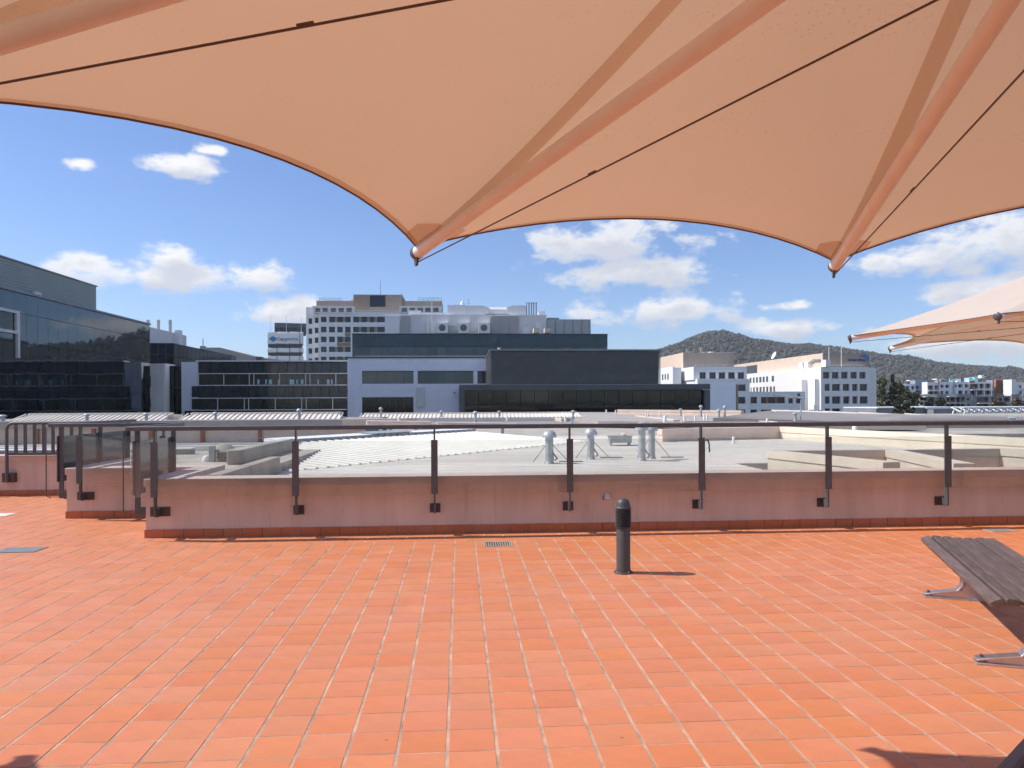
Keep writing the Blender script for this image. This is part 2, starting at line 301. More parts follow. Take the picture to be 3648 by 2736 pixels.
def fabric(name, col, trans):
    m = bpy.data.materials.new(name); m.use_nodes = True; t = m.node_tree; N = t.nodes; L = t.links; N.remove(N['Principled BSDF'])
    out = N['Material Output']; d = N.new('ShaderNodeBsdfDiffuse'); tr = N.new('ShaderNodeBsdfTranslucent'); mx = N.new('ShaderNodeMixShader'); mx.inputs[0].default_value = 0.52
    tc = N.new('ShaderNodeTexCoord')
    w = N.new('ShaderNodeTexNoise'); w.inputs['Scale'].default_value = 1.1; w.inputs['Detail'].default_value = 5; L.new(tc.outputs['Object'], w.inputs['Vector'])
    def tint(c):
        k = N.new('ShaderNodeMix'); k.data_type = 'RGBA'; k.inputs[6].default_value = (*[x * 1.05 for x in c], 1); k.inputs[7].default_value = (*[x * 0.93 for x in c], 1); L.new(w.outputs[0], k.inputs[0]); return k.outputs[2]
    # mildew: specks gathered in drifting patches
    sp = N.new('ShaderNodeTexVoronoi'); sp.inputs['Scale'].default_value = 46; sp.inputs['Randomness'].default_value = 1; L.new(tc.outputs['Object'], sp.inputs['Vector'])
    s1 = N.new('ShaderNodeMapRange'); s1.inputs[1].default_value = 0.10; s1.inputs[2].default_value = 0.26; s1.inputs[3].default_value = 1; s1.inputs[4].default_value = 0; L.new(sp.outputs['Distance'], s1.inputs[0])
    mp = N.new('ShaderNodeMapping'); mp.inputs['Scale'].default_value = (0.7, 2.4, 1); L.new(tc.outputs['Object'], mp.inputs[0])
    pn = N.new('ShaderNodeTexNoise'); pn.inputs['Scale'].default_value = 1.6; pn.inputs['Detail'].default_value = 4; L.new(mp.outputs[0], pn.inputs['Vector'])
    s2 = N.new('ShaderNodeMapRange'); s2.inputs[1].default_value = 0.51; s2.inputs[2].default_value = 0.68; L.new(pn.outputs[0], s2.inputs[0])
    mu = N.new('ShaderNodeMath'); mu.operation = 'MULTIPLY'; L.new(s1.outputs[0], mu.inputs[0]); L.new(s2.outputs[0], mu.inputs[1])
    m2 = N.new('ShaderNodeMath'); m2.operation = 'MULTIPLY'; m2.inputs[1].default_value = 0.22; L.new(mu.outputs[0], m2.inputs[0])
    def dirty(sock):
        k = N.new('ShaderNodeMix'); k.data_type = 'RGBA'; k.inputs[7].default_value = (0.10, 0.06, 0.045, 1); L.new(m2.outputs[0], k.inputs[0]); L.new(sock, k.inputs[6]); return k.outputs[2]
    L.new(dirty(tint(col)), d.inputs[0]); L.new(dirty(tint(trans)), tr.inputs[0]); L.new(d.outputs[0], mx.inputs[1]); L.new(tr.outputs[0], mx.inputs[2]); L.new(mx.outputs[0], out.inputs[0])
    return m
M_fab = fabric('canopy_fabric', (0.90, 0.83, 0.755), (0.40, 0.25, 0.155))
def sheer(name, tint, col, f):
    m = bpy.data.materials.new(name); m.use_nodes = True; t = m.node_tree; N = t.nodes; L = t.links; N.remove(N['Principled BSDF'])
    a = N.new('ShaderNodeBsdfTransparent'); a.inputs[0].default_value = (*tint, 1); d = N.new('ShaderNodeBsdfDiffuse'); d.inputs[0].default_value = (*col, 1); mx = N.new('ShaderNodeMixShader'); mx.inputs[0].default_value = f
    L.new(a.outputs[0], mx.inputs[1]); L.new(d.outputs[0], mx.inputs[2]); L.new(mx.outputs[0], N['Material Output'].inputs[0]); return m
M_fab2 = sheer('doubled_fabric', (0.86, 0.72, 0.62), (0.7, 0.5, 0.4), 0.12)

def clear_glass(name, tint, refl=1.0):
    m = bpy.data.materials.new(name); m.use_nodes = True; t = m.node_tree; N = t.nodes; L = t.links; N.remove(N['Principled BSDF'])
    a = N.new('ShaderNodeBsdfTransparent'); a.inputs[0].default_value = (*tint, 1); g = N.new('ShaderNodeBsdfGlossy'); g.inputs['Roughness'].default_value = 0.02
    fr = N.new('ShaderNodeFresnel'); fr.inputs[0].default_value = 1.5; mx = N.new('ShaderNodeMixShader'); L.new(fr.outputs[0], mx.inputs[0]); L.new(a.outputs[0], mx.inputs[1]); L.new(g.outputs[0], mx.inputs[2])
    df = N.new('ShaderNodeBsdfDiffuse'); df.inputs[0].default_value = (0.7, 0.72, 0.70, 1); m2 = N.new('ShaderNodeMixShader')
    tc = N.new('ShaderNodeTexCoord'); nz = N.new('ShaderNodeTexNoise'); nz.inputs['Scale'].default_value = 1.5; nz.inputs['Detail'].default_value = 6; L.new(tc.outputs['Object'], nz.inputs['Vector'])
    mr = N.new('ShaderNodeMapRange'); mr.inputs[1].default_value = 0.35; mr.inputs[2].default_value = 0.8; mr.inputs[3].default_value = 0.035; mr.inputs[4].default_value = 0.10; L.new(nz.outputs[0], mr.inputs[0])
    L.new(mr.outputs[0], m2.inputs[0]); L.new(mx.outputs[0], m2.inputs[1]); L.new(df.outputs[0], m2.inputs[2]); L.new(m2.outputs[0], N['Material Output'].inputs[0])
    return m
M_glass = clear_glass('balustrade_glass', (0.93, 0.95, 0.94))

def leaf_mat(name, col, var=0.35):
    m = pm(name, col, 0.6, 0.1, 1, spec=0.2); N, L, b = nodes(m); gp = N.new('ShaderNodeNewGeometry')
    hs = N.new('ShaderNodeHueSaturation'); v = N.new('ShaderNodeMapRange'); v.inputs[3].default_value = 1 - var; v.inputs[4].default_value = 1 + var; L.new(gp.outputs['Random Per Island'], v.inputs[0]); L.new(v.outputs[0], hs.inputs['Value'])
    old = b.inputs['Base Color'].links[0].from_socket; L.new(old, hs.inputs['Color']); L.new(hs.outputs[0], b.inputs['Base Color']); return m
M_leaf1 = leaf_mat('poplar_leaf', (0.16, 0.165, 0.085)); M_leaf2 = leaf_mat('conifer_leaf', (0.055, 0.068, 0.045)); M_leaf3 = leaf_mat('bush_leaf', (0.075, 0.088, 0.055)); M_leaf4 = leaf_mat('reddish_leaf', (0.15, 0.11, 0.08))
M_forest = leaf_mat('eucalypt_crown', (0.075, 0.075, 0.060), 0.18)

# ------------------------------------------------------------------ frames for building faces
class Fr:
    """a vertical face: u runs along it, w into it, z is height above the terrace"""
    def __init__(s, root, O, ang):
        s.root = root; s.O = Vector((O[0], O[1], 0)); s.a = ang; s.c = math.cos(ang); s.s = math.sin(ang)
        s.M = Matrix.Translation(s.O) @ Matrix.Rotation(ang, 4, 'Z')
    def u(s, x, y=1380): 
        a = q(x, y)[0]; return (a * s.O.y - s.O.x) / (s.c - a * s.s)
    def z(s, x, y):
        return EYE - q(x, y)[1] * (s.O.y + s.u(x, y) * s.s)
    def rect(s, x0, y0, x1, y1):
        xm, ym = (x0 + x1) / 2, (y0 + y1) / 2
        return s.u(x0, ym), s.z(xm, y1), s.u(x1, ym), s.z(xm, y0)
    def back(s, w): return Fr(s.root, s.O + Vector((-s.s, s.c, 0)) * w, s.a)
    def put(s, name, mb, mat, parent=None, **k): return put(name, mb, mat, parent or s.root, s.M, **k)
    def box(s, name, mat, x0, y0, x1, y1, w0=0.0, w1=0.3, parent=None, bottom=None, **k):
        u0, z0, u1, z1 = s.rect(x0, y0, x1, y1)
        if bottom is not None: z0 = bottom
        return s.put(name, MB().box(u0, w0, z0, u1, w1, z1), mat, parent, **k)
    def panes(s, name, mat, xs, y0, y1, w=0.0, t=0.04, gap=0.05, parent=None):
        for a, b in zip(xs[:-1], xs[1:]):
            u0, z0, u1, z1 = s.rect(a, y0, b, y1)
            s.put(name, MB().box(u0 + gap, w - t, z0 + gap, u1 - gap, w, z1 - gap), mat, parent)
    def facade(s, name, mat, x0, y0, x1, y1, holes, depth=0.35, bottom=GZ, glass=None, wname='window', thick=8.0):
        """wall with real openings; every window is a pane of its own set back in its reveal"""
        u0, z0, u1, z1 = s.rect(x0, y0, x1, y1); z0 = bottom
        H = [s.rect(*h[:4]) for h in holes]
        H = [(max(a, u0 + .02), max(b, z0 + .02), min(c, u1 - .02), min(d, z1 - .02)) for a, b, c, d in H]
        xs = sorted({u0, u1, *[h[0] for h in H], *[h[2] for h in H]}); zs = sorted({z0, z1, *[h[1] for h in H], *[h[3] for h in H]})
        m = MB()
        for a, b in zip(xs[:-1], xs[1:]):
            if b - a < 1e-5: continue
            for c, d in zip(zs[:-1], zs[1:]):
                if d - c < 1e-5: continue
                mx, mz = (a + b) / 2, (c + d) / 2
                if any(h[0] < mx < h[2] and h[1] < mz < h[3] for h in H): continue
                m.quad((a, 0, c), (b, 0, c), (b, 0, d), (a, 0, d))
        for a, c, b, d in H:
            D = depth
            m.quad((a, 0, c), (a, 0, d), (a, D, d), (a, D, c)); m.quad((b, 0, d), (b, 0, c), (b, D, c), (b, D, d))
            m.quad((a, 0, d), (b, 0, d), (b, D, d), (a, D, d)); m.quad((b, 0, c), (a, 0, c), (a, D, c), (b, D, c))
        D = depth
        m.quad((u0, 0, z1), (u1, 0, z1), (u1, D, z1), (u0, D, z1)); m.quad((u0, D, z0), (u0, 0, z0), (u0, 0, z1), (u0, D, z1)); m.quad((u1, 0, z0), (u1, D, z0), (u1, D, z1), (u1, 0, z1))
        m.box(u0, D, z0, u1, thick, z1)
        o = s.put(name, m, mat)
        for h, (a, c, b, d) in zip(holes, H):
            s.put(wname, MB().box(a + .02, D - .06, c + .02, b - .02, D - .01, d - .02), h[4] if len(h) > 4 else (glass or M_gwin))
        return o
def building(name, label, x0, d, ang=TH, cat='building', group=None):
    o = P(x0, HZ, d); root = thing(name, label, cat, (o.x, o.y, GZ), ang, group)
    return root, Fr(root, o, ang)
def lin(a, b, n): return [a + (b - a) * i / n for i in range(n + 1)]

# ================================================================== GROUND, HILL
g = MB(); nseg = 64
g.add([(9000 * math.cos(2 * math.pi * i / nseg), 9000 * math.sin(2 * math.pi * i / nseg), GZ) for i in range(nseg)], [tuple(range(nseg))])
structure(put('ground', g, M_ground))

SK = [(1500, 1452), (1800, 1425), (2100, 1330), (2250, 1280), (2355, 1245), (2424, 1221), (2452, 1207), (2503, 1187), (2532, 1181), (2583, 1180), (2612, 1190), (2648, 1199), (2684, 1210), (2731, 1212), (2774, 1219), (2829, 1227), (2883, 1225), (2937, 1236), (3009, 1241),
      (3103, 1254), (3170, 1266), (3238, 1269), (3306, 1284), (3407, 1296), (3475, 1303), (3526, 1306), (3559, 1311), (3603, 1306), (3648, 1316), (3900, 1325), (4300, 1350), (4900, 1430)]
def skyline(x):
    for (a, b), (c, d) in zip(SK[:-1], SK[1:]):
        if a <= x <= c: return b + (d - b) * (x - a) / (c - a)
    return 1452
def hill_z(x, r):
    a, b = q(x, skyline(x)); top = EYE - b * 2100 - 6
    t = (r - 1150) / 950
    if t <= 0: return GZ - 1
    k = t * t * (3 - 2 * t) if t < 1 else max(0.0, 1 - ((t - 1) / 1.1) ** 2)
    bump = 10 * math.sin(x * .021 + r * .006) * math.sin(r * .011 + 1.3) * min(1, t) * max(0, 1 - t) * 2
    return GZ - 1 + (top - GZ) * k + bump
hb = MB(); NX, NR = 180, 26; vv = []
for i in range(NX + 1):
    x = 1500 + 3400 * i / NX; a = (x - CX) / F
    for j in range(NR + 1):
        r = 1150 + 1700 * j / NR; vv.append((a * r, r, hill_z(x, r)))
hb.add(vv, [(i * (NR + 1) + j, (i + 1) * (NR + 1) + j, (i + 1) * (NR + 1) + j + 1, i * (NR + 1) + j + 1) for i in range(NX) for j in range(NR)])
structure(put('hill', hb, M_hill, smooth=True))
bm = bmesh.new(); bmesh.ops.create_icosphere(bm, subdivisions=1, radius=1); bm.verts.ensure_lookup_table()
ICO_V = [v.co.copy() for v in bm.verts]; ICO_F = [tuple(v.index for v in f.verts) for f in bm.faces]; bm.free()
fo = MB(); rr = random.Random(3)
for k in range(17000):
    x = rr.uniform(2080, 4300); t = rr.random() ** 0.75; r = 1180 + 960 * t
    if rr.random() < 0.16: r = rr.uniform(2040, 2120)
    a = (x - CX) / F; z = hill_z(x, r); s = rr.uniform(2.4, 5.4); zz = rr.uniform(.75, 1.25); ph = rr.uniform(0, 6.28)
    base = Vector((a * r, r, z + s * .5)); c_, s_ = math.cos(ph), math.sin(ph)
    n = len(fo.v)
    for v in ICO_V:
        j = rr.uniform(.62, 1.3) * s; fo.v.append((base.x + (v.x * c_ - v.y * s_) * j, base.y + (v.x * s_ + v.y * c_) * j, base.z + v.z * j * zz))
    fo.f += [(f[0] + n, f[1] + n, f[2] + n) for f in ICO_F]
tag(put('forest', fo, M_forest), 'grey green eucalypt forest covering the hill', 'forest', kind='stuff')

# ================================================================== FAR BUILDINGS
def cells(fr, name, mat, xs, ys, holes, w=-0.03, gap=0.035):
    for a, b in zip(xs[:-1], xs[1:]):
        for c, d in zip(ys[:-1], ys[1:]):
            mx, my = (a + b) / 2, (c + d) / 2
            if any(h[0] < mx < h[2] and h[1] < my < h[3] for h in holes): continue
            u0, z0, u1, z1 = fr.rect(a, c, b, d)
            fr.put(name, MB().box(u0 + gap, w, z0 + gap, u1 - gap, w + .028, z1 - gap), mat)

# --- long dark curtain-wall building on the left
oL = P(535, HZ, 105)
rootL = thing('curtain_wall_building', 'long black glass office building receding along the left edge', 'building', (oL.x, oL.y, GZ), TH + math.pi / 2)
fL = Fr(rootL, oL, TH + math.pi / 2)
LEN = 58.0; zt = fL.z(534, 1158)
fL.put('wall', MB().box(-LEN, .12, GZ, 0, 18, zt), M_dgrey)
fL.put('coping', MB().box(-LEN, -.12, zt, .1, 18, zt + .22), M_mgrey)
zrows = [zt - .05, zt - 2.0, zt - 4.9, zt - 7.6, zt - 9.6, zt - 11.6, zt - 13.6, zt - 15.6]
ncol = 29; cw = LEN / ncol
for i in range(ncol):
    for j in range(len(zrows) - 1):
        fL.put('glass_panel', MB().box(-LEN + i * cw + .02, 0, zrows[j + 1] + .02, -LEN + (i + 1) * cw - .02, .06, zrows[j] - .02), M_gdark)
u0, z0, u1, z1 = fL.rect(-160, 1085, 62, 1180); z0, z1 = fL.z(58, 1180), fL.z(58, 1118)
wfr = MB(); 
for bx in ((u0, z0 - .28, u1, z0), (u0, z1, u1, z1 + .28), (u1 - .5, z0, u1, z1), (u1 - .35, z0 - 2.6, u1, z0 - .28)): wfr.box(bx[0], -.25, bx[1], bx[2], -.002, bx[3])
wo_ = fL.put('window', MB().box(u0, -.05, z0, u1 - .7, -.004, z1), M_gblack); fL.put('frame', wfr, M_pale, wo_)
fU = fL.back(4.0); uu = fU.u(342, 1060); zU = fU.z(342, 1022); ub = MB().box(-LEN, 0, zt - .5, uu, 14, zU)
fU.put('plant_room', ub, M_metalc)
rb = MB(); zz = zt + .3
while zz < zU - .1: rb.box(-LEN, -.06, zz, uu + .02, -.001, zz + .10); zz += .30
ro = fU.put('cladding_rib', rb, M_metalc); ro['kind'] = 'stuff'
fU.put('roof_edge', MB().box(-LEN, -.15, zU, uu + .15, 14, zU + .15), M_mgrey)
a0, b0, a1, b1 = fU.rect(110, 1040, 131, 1058); ht = fU.put('hatch', MB().box(a0, -.5, b0, a1, -.07, b1), M_pale); fU.put('hatch_door', MB().box(a0 + .3, -.53, b0, a1 - .3, -.502, b1 - .3), M_mgrey, ht)

# --- block behind it
rM, fM = building('glass_corner_block', 'dark glass corner block behind the long black building, with three flues', 570, 119)
zM = fM.z(600, 1222)
fM.put('wall', MB().box(fM.u(480), .15, GZ, fM.u(618) - .15, 34, zM), M_dgrey)
fM.panes('glass_panel', M_gspan, [509, 536, 563, 590, 618], 1222, 1262, .1, gap=.06)
fM.panes('glass_panel', M_gdark, [509, 536, 563, 590, 618], 1262, 1302, .1, gap=.06)
pc = fM.O + Vector((fM.c, fM.s, 0)) * fM.u(618); fMs = Fr(rM, pc, TH + math.pi / 2)
for i in range(15):
    for z0_, z1_ in ((zM - 2.2, zM), (zM - 4.4, zM - 2.2)):
        fMs.put('glass_panel', MB().box(i * 2.0 + .06, -.05, z0_ + .05, i * 2 + 1.94, .02, z1_ - .05), M_gspan)
pc2 = P(535, HZ, 121); fMp = Fr(rM, pc2, TH + math.pi / 2); zp = fMp.z(536, 1165)
fMp.put('plant_room', MB().box(-.5, 0, zM, fMp.u(665), 10, zp), M_pale); fMp.put('duct', MB().box(fMp.u(622), -.8, zM, fMp.u(634), -.01, zp + .5), M_white)
for px in (528, 565, 607): 
    k = fMp.back(3); uc = k.u(px); k.put('flue', MB().cyl((uc, 0, zp - .5), (uc, 0, k.z(px, 1140)), .28, n=10), M_galv, smooth=True)

# --- pale pier, dark slot and the banded office
rB, fB = building('banded_office', 'low office with dark glass bands between thin white lines', 960, 110)
yb = [1290, 1330, 1371.5, 1416, 1459, 1500]
fB.put('wall', MB().box(fB.u(646), .3, GZ, fB.u(1238) - .1, 16, fB.z(940, 1289)), M_dgrey)
fB.box('end_wall', M_bluewhite, 646, 1290, 706, 1500, .05, 3, bottom=GZ)
fB.box('end_wall', M_pale, 535, 1296, 590, 1500, -.8, 3, bottom=GZ)
fB.box('pier', M_white, 590, 1296, 597, 1500, -.8, 3, bottom=GZ)  # whiter strip paints the sunlit side of the pale wall
for y0_, y1_ in ((1340, 1378), (1420, 1451)): fB.box('window', M_gblack, 535, y0_, 545, y1_, -.83, -.81)
fB.box('slot_wall', M_dgrey, 597, 1302, 646, 1500, .8, 3, bottom=GZ)
fB.panes('pane', M_gblack, [597, 610, 624, 646], 1302, 1380, .76); fB.panes('pane', M_gblack, [597, 610, 624, 646], 1380, 1475, .76)
fB.panes('spandrel', M_gspan, [707, 721] + lin(751, 1238, 16), 1291, 1329, .02, gap=.03)
fB.panes('spandrel', M_gspan, [684, 699] + lin(730, 1238, 16), 1375, 1415, -.10, gap=.03)
fB.panes('spandrel', M_gspan, [660, 690] + lin(720, 1238, 17), 1462, 1490, -.22, gap=.03)
r2 = [707, 751, 798, 843, 889, 905, 951, 997, 1043, 1089, 1105, 1151, 1197, 1238]; r4 = [684, 730, 777, 824, 872, 887, 935, 982, 1029, 1076, 1092, 1139, 1186, 1238]
fB.panes('window', M_gwarm, r2, 1333, 1370, .05, gap=.02); fB.panes('window', M_gwarm, r4, 1420, 1458, -.07, gap=.02)
for ln, w_, x0_ in ((1331, -.06, 707), (1372.5, -.06, 700), (1418, -.18, 684), (1460, -.28, 660)): fB.box('rail', M_white, x0_, ln - 1.3, 1238, ln + 1.3, w_ - .25, w_ - .02)
for xv in (708, 798, 889, 905, 997, 1089, 1105, 1197): fB.box('mullion', M_white, xv - .9, 1332, xv + .9, 1371, -.16, .0)
for xv in (777, 872, 887, 982, 1076, 1092, 1186): fB.box('mullion', M_white, xv - .9, 1419, xv + .9, 1459, -.28, -.11)
fB.box('gutter', M_white, 701, 1284, 1238, 1288.5, -.5, 1.2)
# desks and blinds seen in the upper windows
for xv in (917, 945, 958, 990, 1032, 1040, 1056, 1072, 1131, 1165, 1180): fB.box('blind', M_aqua, xv, 1352, xv + random.uniform(4, 14), 1369, -.012, .005)

# --- pale panelled central building with glass storey, plant level
rC, fC = building('panelled_office', 'pale blue panelled office with strip windows and rooftop plant', 1600, 105)
H1 = [(1290, 1321, 1473, 1367), (1488, 1321, 1686.6, 1367), (1701, 1321, 1760, 1367), (1290, 1415, 1473, 1500)]
fC.facade('wall', M_bluewhite, 1238.5, 1275, 2150, 1500, H1, .3, glass=M_dgrey, wname='window_recess', thick=24)
xsj = [1238.5, 1264, 1290, 1327, 1363, 1400, 1436, 1473, 1488, 1527, 1567, 1607, 1647, 1686.6, 1701, 1760]
cells(fC, 'panel', M_bluewhite, xsj, [1276, 1298, 1321, 1344, 1367, 1391, 1415, 1440, 1500], H1)
mul1 = [1290, 1310, 1340.5, 1375.6, 1407, 1440, 1473]; mul2 = [1488, 1521, 1554, 1588, 1621, 1654, 1686.6]
for xs_, y0_, y1_, gm in ((mul1, 1322, 1366, M_ggreen), (mul2, 1322, 1366, M_ggreen), ([1701, 1730, 1759], 1322, 1366, M_gwin), ([1290, 1313, 1346, 1378.5, 1411, 1443, 1473], 1416, 1499, M_gwarm)):
    fC.panes('window', gm, xs_, y0_, y1_, .22, gap=.03)
fC.box('coping', M_dgrey, 1238, 1272.5, 2150, 1276, -.15, 24)
fC.box('duct_cover', M_pale, 1483, 1379, 1511, 1449, -.35, -.04)
lx = fC.u(1619, 1400); lz = fC.z(1619, 1400); fC.put('wall_lamp', MB().cyl((lx, -.45, lz), (lx, -.04, lz), .13, .09, n=10), M_dgrey, smooth=True)
fD = fC.back(7.0)
zD = fD.z(1700, 1190); fD.put('upper_storey', MB().box(fD.u(1255), .2, fD.z(1700, 1276), fD.u(2165), 16, zD - .05), M_dgrey)
xm = [1254] + lin(1285, 1477, 6) + lin(1493.5, 1685, 6) + lin(1697, 1889, 6) + lin(1905, 2165, 8)
fD.panes('spandrel', M_gblue, lin(1255, 2165, 21), 1190.5, 1235, .12, gap=.015)
fD.panes('window', M_ggreen, xm, 1236, 1268, .12, gap=.03)
fD.box('rail', M_white, 1265, 1268.4, 2165, 1270.6, -.6, -.4)
fD.box('parapet_cap', M_dgrey, 1254, 1188.5, 2166, 1190.6, -.1, 16)
fE = fC.back(12.0)
fE.box('plant_room', M_pale, 1372, 1121, 1947, 1195, 0, 8)
fE.box('plant_wall', M_facade, 1372, 1125, 1424, 1195, -.25, -.02)
def slats(fr, name, x0, y0, x1, y1, n, mat, w0=-.22, w1=-.03, fill=.55, kind=True):
    a, b, c, d = fr.rect(x0, y0, x1, y1); m = MB(); h = (d - b) / n
    for i in range(n): m.prism([(a, w0, b + h * i), (a, w1, b + h * (i + .35)), (a, w1, b + h * (i + fill + .25)), (a, w0, b + h * (i + fill))], (c - a, 0, 0))
    o = fr.put(name, m, mat); o['kind'] = 'stuff'; return o
slats(fE, 'louvre_bank', 1428, 1123, 1462, 1188, 26, M_pale)
for a, b in ((1746, 1780), (1781, 1814), (1815, 1849)): slats(fE, 'louvre_bank', a, 1124, b, 1188, 26, M_pale)
fE.box('door', M_facade, 1861, 1165, 1887, 1192, -.15, -.02); fE.box('door', M_facade, 1908, 1147, 1929, 1190, -.12, -.02); fE.box('downpipe', M_white, 1521, 1139, 1527, 1188, -.3, -.02)
for x0_ in (1557, 1632, 1704):
    un = fE.box('fan_unit', M_white, x0_, 1155, x0_ + 40, 1190, -1.6, -.05)
    uc = fE.u(x0_ + 20); zc = fE.z(x0_ + 20, 1171); rr_ = 11.5 / F * 117
    fE.put('fan_guard', MB().cyl((uc, -1.66, zc), (uc, -1.61, zc), rr_, n=20), M_dgrey, un, smooth=True)
    bl = MB()
    for k in range(6):
        t = k * math.pi / 3; ca, sa = math.cos(t), math.sin(t); t2 = t + .5
        bl.prism([(uc, -1.70, zc), (uc + rr_ * .85 * ca, -1.70, zc + rr_ * .85 * sa), (uc + rr_ * .85 * math.cos(t2), -1.70, zc + rr_ * .85 * math.sin(t2))], (0, .03, 0))
    fE.put('fan_blade', bl, M_mgrey, un)
    fE.box('junction_box', M_white, x0_ + 28, 1139, x0_ + 42, 1150, -.5, -.03)
fE.box('cladding_seam', M_galv, 1599, 1162, 1632, 1190, -.25, -.02)
scr = fE.box('screen_wall', M_galv, 1949, 1137, 2104, 1192, .3, 6)
for xv in lin(1949, 2104, 5): fE.box('screen_post', M_mgrey, xv - .8, 1136, xv + .8, 1190, .18, .29, scr)
fE.box('roof_unit', M_mgrey, 1956, 1127, 1998, 1137, 2, 5)
for x0_ in (1894, 1932): fE.box('condenser', M_cream, x0_, 1176, x0_ + 20, 1192, -3.4, -1.8)
# rooftop ducts
dz0 = fE.z(1700, 1121)
def dbox(name, x0, y0, x1, y1, w0, w1, mat=M_facade): return fE.box(name, mat, x0, y0, x1, y1, w0, w1, bottom=dz0 + .01)
dbox('duct', 1594, 1084, 1661, 1121, .8, 4); dbox('duct', 1662, 1086, 1720, 1121, .8, 4); dbox('duct', 1827, 1086, 1876, 1121, .8, 4)
u0, z0, u1, z1 = fE.rect(1744, 1091, 1806, 1119); fE.put('round_duct', MB().cyl((u0, 1.6, (z0 + z1) / 2), (u1, 1.6, (z0 + z1) / 2), (z1 - z0) / 2, n=20), M_white, smooth=True)
u0, z0, u1, z1 = fE.rect(1806, 1086, 1827, 1121); fE.put('duct_transition', MB().add([(u0, .9, z0 + .3), (u0, 2.3, z0 + .3), (u0, 2.3, z1 - .35), (u0, .9, z1 - .35), (u1, .8, z0), (u1, 4, z0), (u1, 4, z1), (u1, .8, z1)], [(0, 1, 2, 3), (7, 6, 5, 4), (0, 3, 7, 4), (1, 5, 6, 2), (3, 2, 6, 7), (0, 4, 5, 1)]), M_white)
u0, z0, u1, z1 = fE.rect(1720, 1086, 1744, 1121); fE.put('duct_transition', MB().add([(u1, .9, z0 + .3), (u1, 2.3, z0 + .3), (u1, 2.3, z1 - .35), (u1, .9, z1 - .35), (u0, .8, z0), (u0, 4, z0), (u0, 4, z1), (u0, .8, z1)], [(3, 2, 1, 0), (4, 5, 6, 7), (4, 7, 3, 0), (2, 6, 5, 1), (7, 6, 2, 3), (1, 5, 4, 0)]), M_white)
for px in (1880, 1889, 1898, 1906, 1915): uc = fE.u(px); fE.put('exhaust_stack', MB().cyl((uc, 1.5, dz0), (uc, 1.5, fE.z(px, 1077)), .10, n=8).cyl((uc, 1.5, fE.z(px, 1077)), (uc, 1.5, fE.z(px, 1073)), .17, n=8), M_galv, smooth=True)
dbox('roof_unit', 1922, 1107, 1945, 1121, 1, 3); dbox('roof_unit', 1454, 1103, 1498, 1121, 1, 3); dbox('roof_unit', 1500, 1111, 1590, 1121, 1, 3, M_pale)
uc = fE.u(1649); zc = fE.z(1649, 1083); fE.put('radome', MB().lathe([(.3, 0), (.34, .25), (.30, .5), (.16, .68), (.02, .74)], (uc, 2, zc), 16), M_white, smooth=True)
uc = fE.u(1671); an = MB().cyl((uc, 2, zc), (uc, 2, zc + 1.05), .03, n=6)
for dz in (.35, .95): an.cyl((uc - .35, 2, zc + dz), (uc + .35, 2, zc + dz), .02, n=5)
fE.put('aerial', an, M_mgrey)
uc = fE.u(1540); fE.put('aerial', MB().cyl((uc, -.3, fE.z(1540, 1190)), (uc, -.3, fE.z(1540, 1075)), .045, n=6), M_white)

# --- dark louvred box on the low black glass building
rD, fK = building('black_glass_hall', 'low black glass hall with a dark louvred box on its roof', 2080, 85)
fK.put('wall', MB().box(fK.u(1655), .5, GZ, fK.u(2506), 22, fK.z(2080, 1372)), M_dgrey)
fK.box('fascia', M_dgrey, 1635, 1371, 2526, 1389, -.4, .3); fK.box('fascia_cap', M_mgrey, 1635, 1369, 2526, 1371.3, -.45, 22)
fK.box('end_column', M_dgrey, 1635, 1389, 1655, 1500, -.4, 22, bottom=GZ); fK.box('end_column', M_dgrey, 2506, 1389, 2526, 1500, -.4, 22, bottom=GZ)
xk = lin(1655, 2506, 17)
fK.panes('glass_panel', M_gblack, xk, 1389, 1442, .3, gap=.02); fK.panes('glass_panel', M_gblack, xk, 1442, 1500, .3, gap=.02)
fV = fK.back(3.0); a, b, c, d = fV.rect(1748, 1248, 2354, 1369)
bx = fV.put('louvre_box', MB().box(a + .25, .25, b, c - .25, 16.5, d - .2), M_dgrey)
sl = MB(); n = 36; h = (d - b) / n
for i in range(n):
    z_ = b + h * i
    sl.prism([(a, 0, z_), (a, .18, z_ + h * .45), (a, .18, z_ + h * .55), (a, 0, z_ + h * .28)], (c - a, 0, 0))
    sl.prism([(a - .02, 0, z_), (a + .18, 0, z_ + h * .45), (a + .18, 0, z_ + h * .55), (a - .02, 0, z_ + h * .28)], (0, 16.5, 0))
    sl.prism([(c + .02, 0, z_), (c - .18, 0, z_ + h * .45), (c - .18, 0, z_ + h * .55), (c + .02, 0, z_ + h * .28)], (0, 16.5, 0))
so = fV.put('louvre_slat', sl, M_slat, bx); so['kind'] = 'stuff'
fV.put('box_cap', MB().box(a - .1, -.1, d - .04, c + .1, 16.6, d + .12), M_slat, bx)
uc = fV.u(1784); fV.put('roof_vent', MB().cyl((uc, 3, d), (uc, 3, d + .5), .2, n=10), M_pvc, bx, smooth=True)

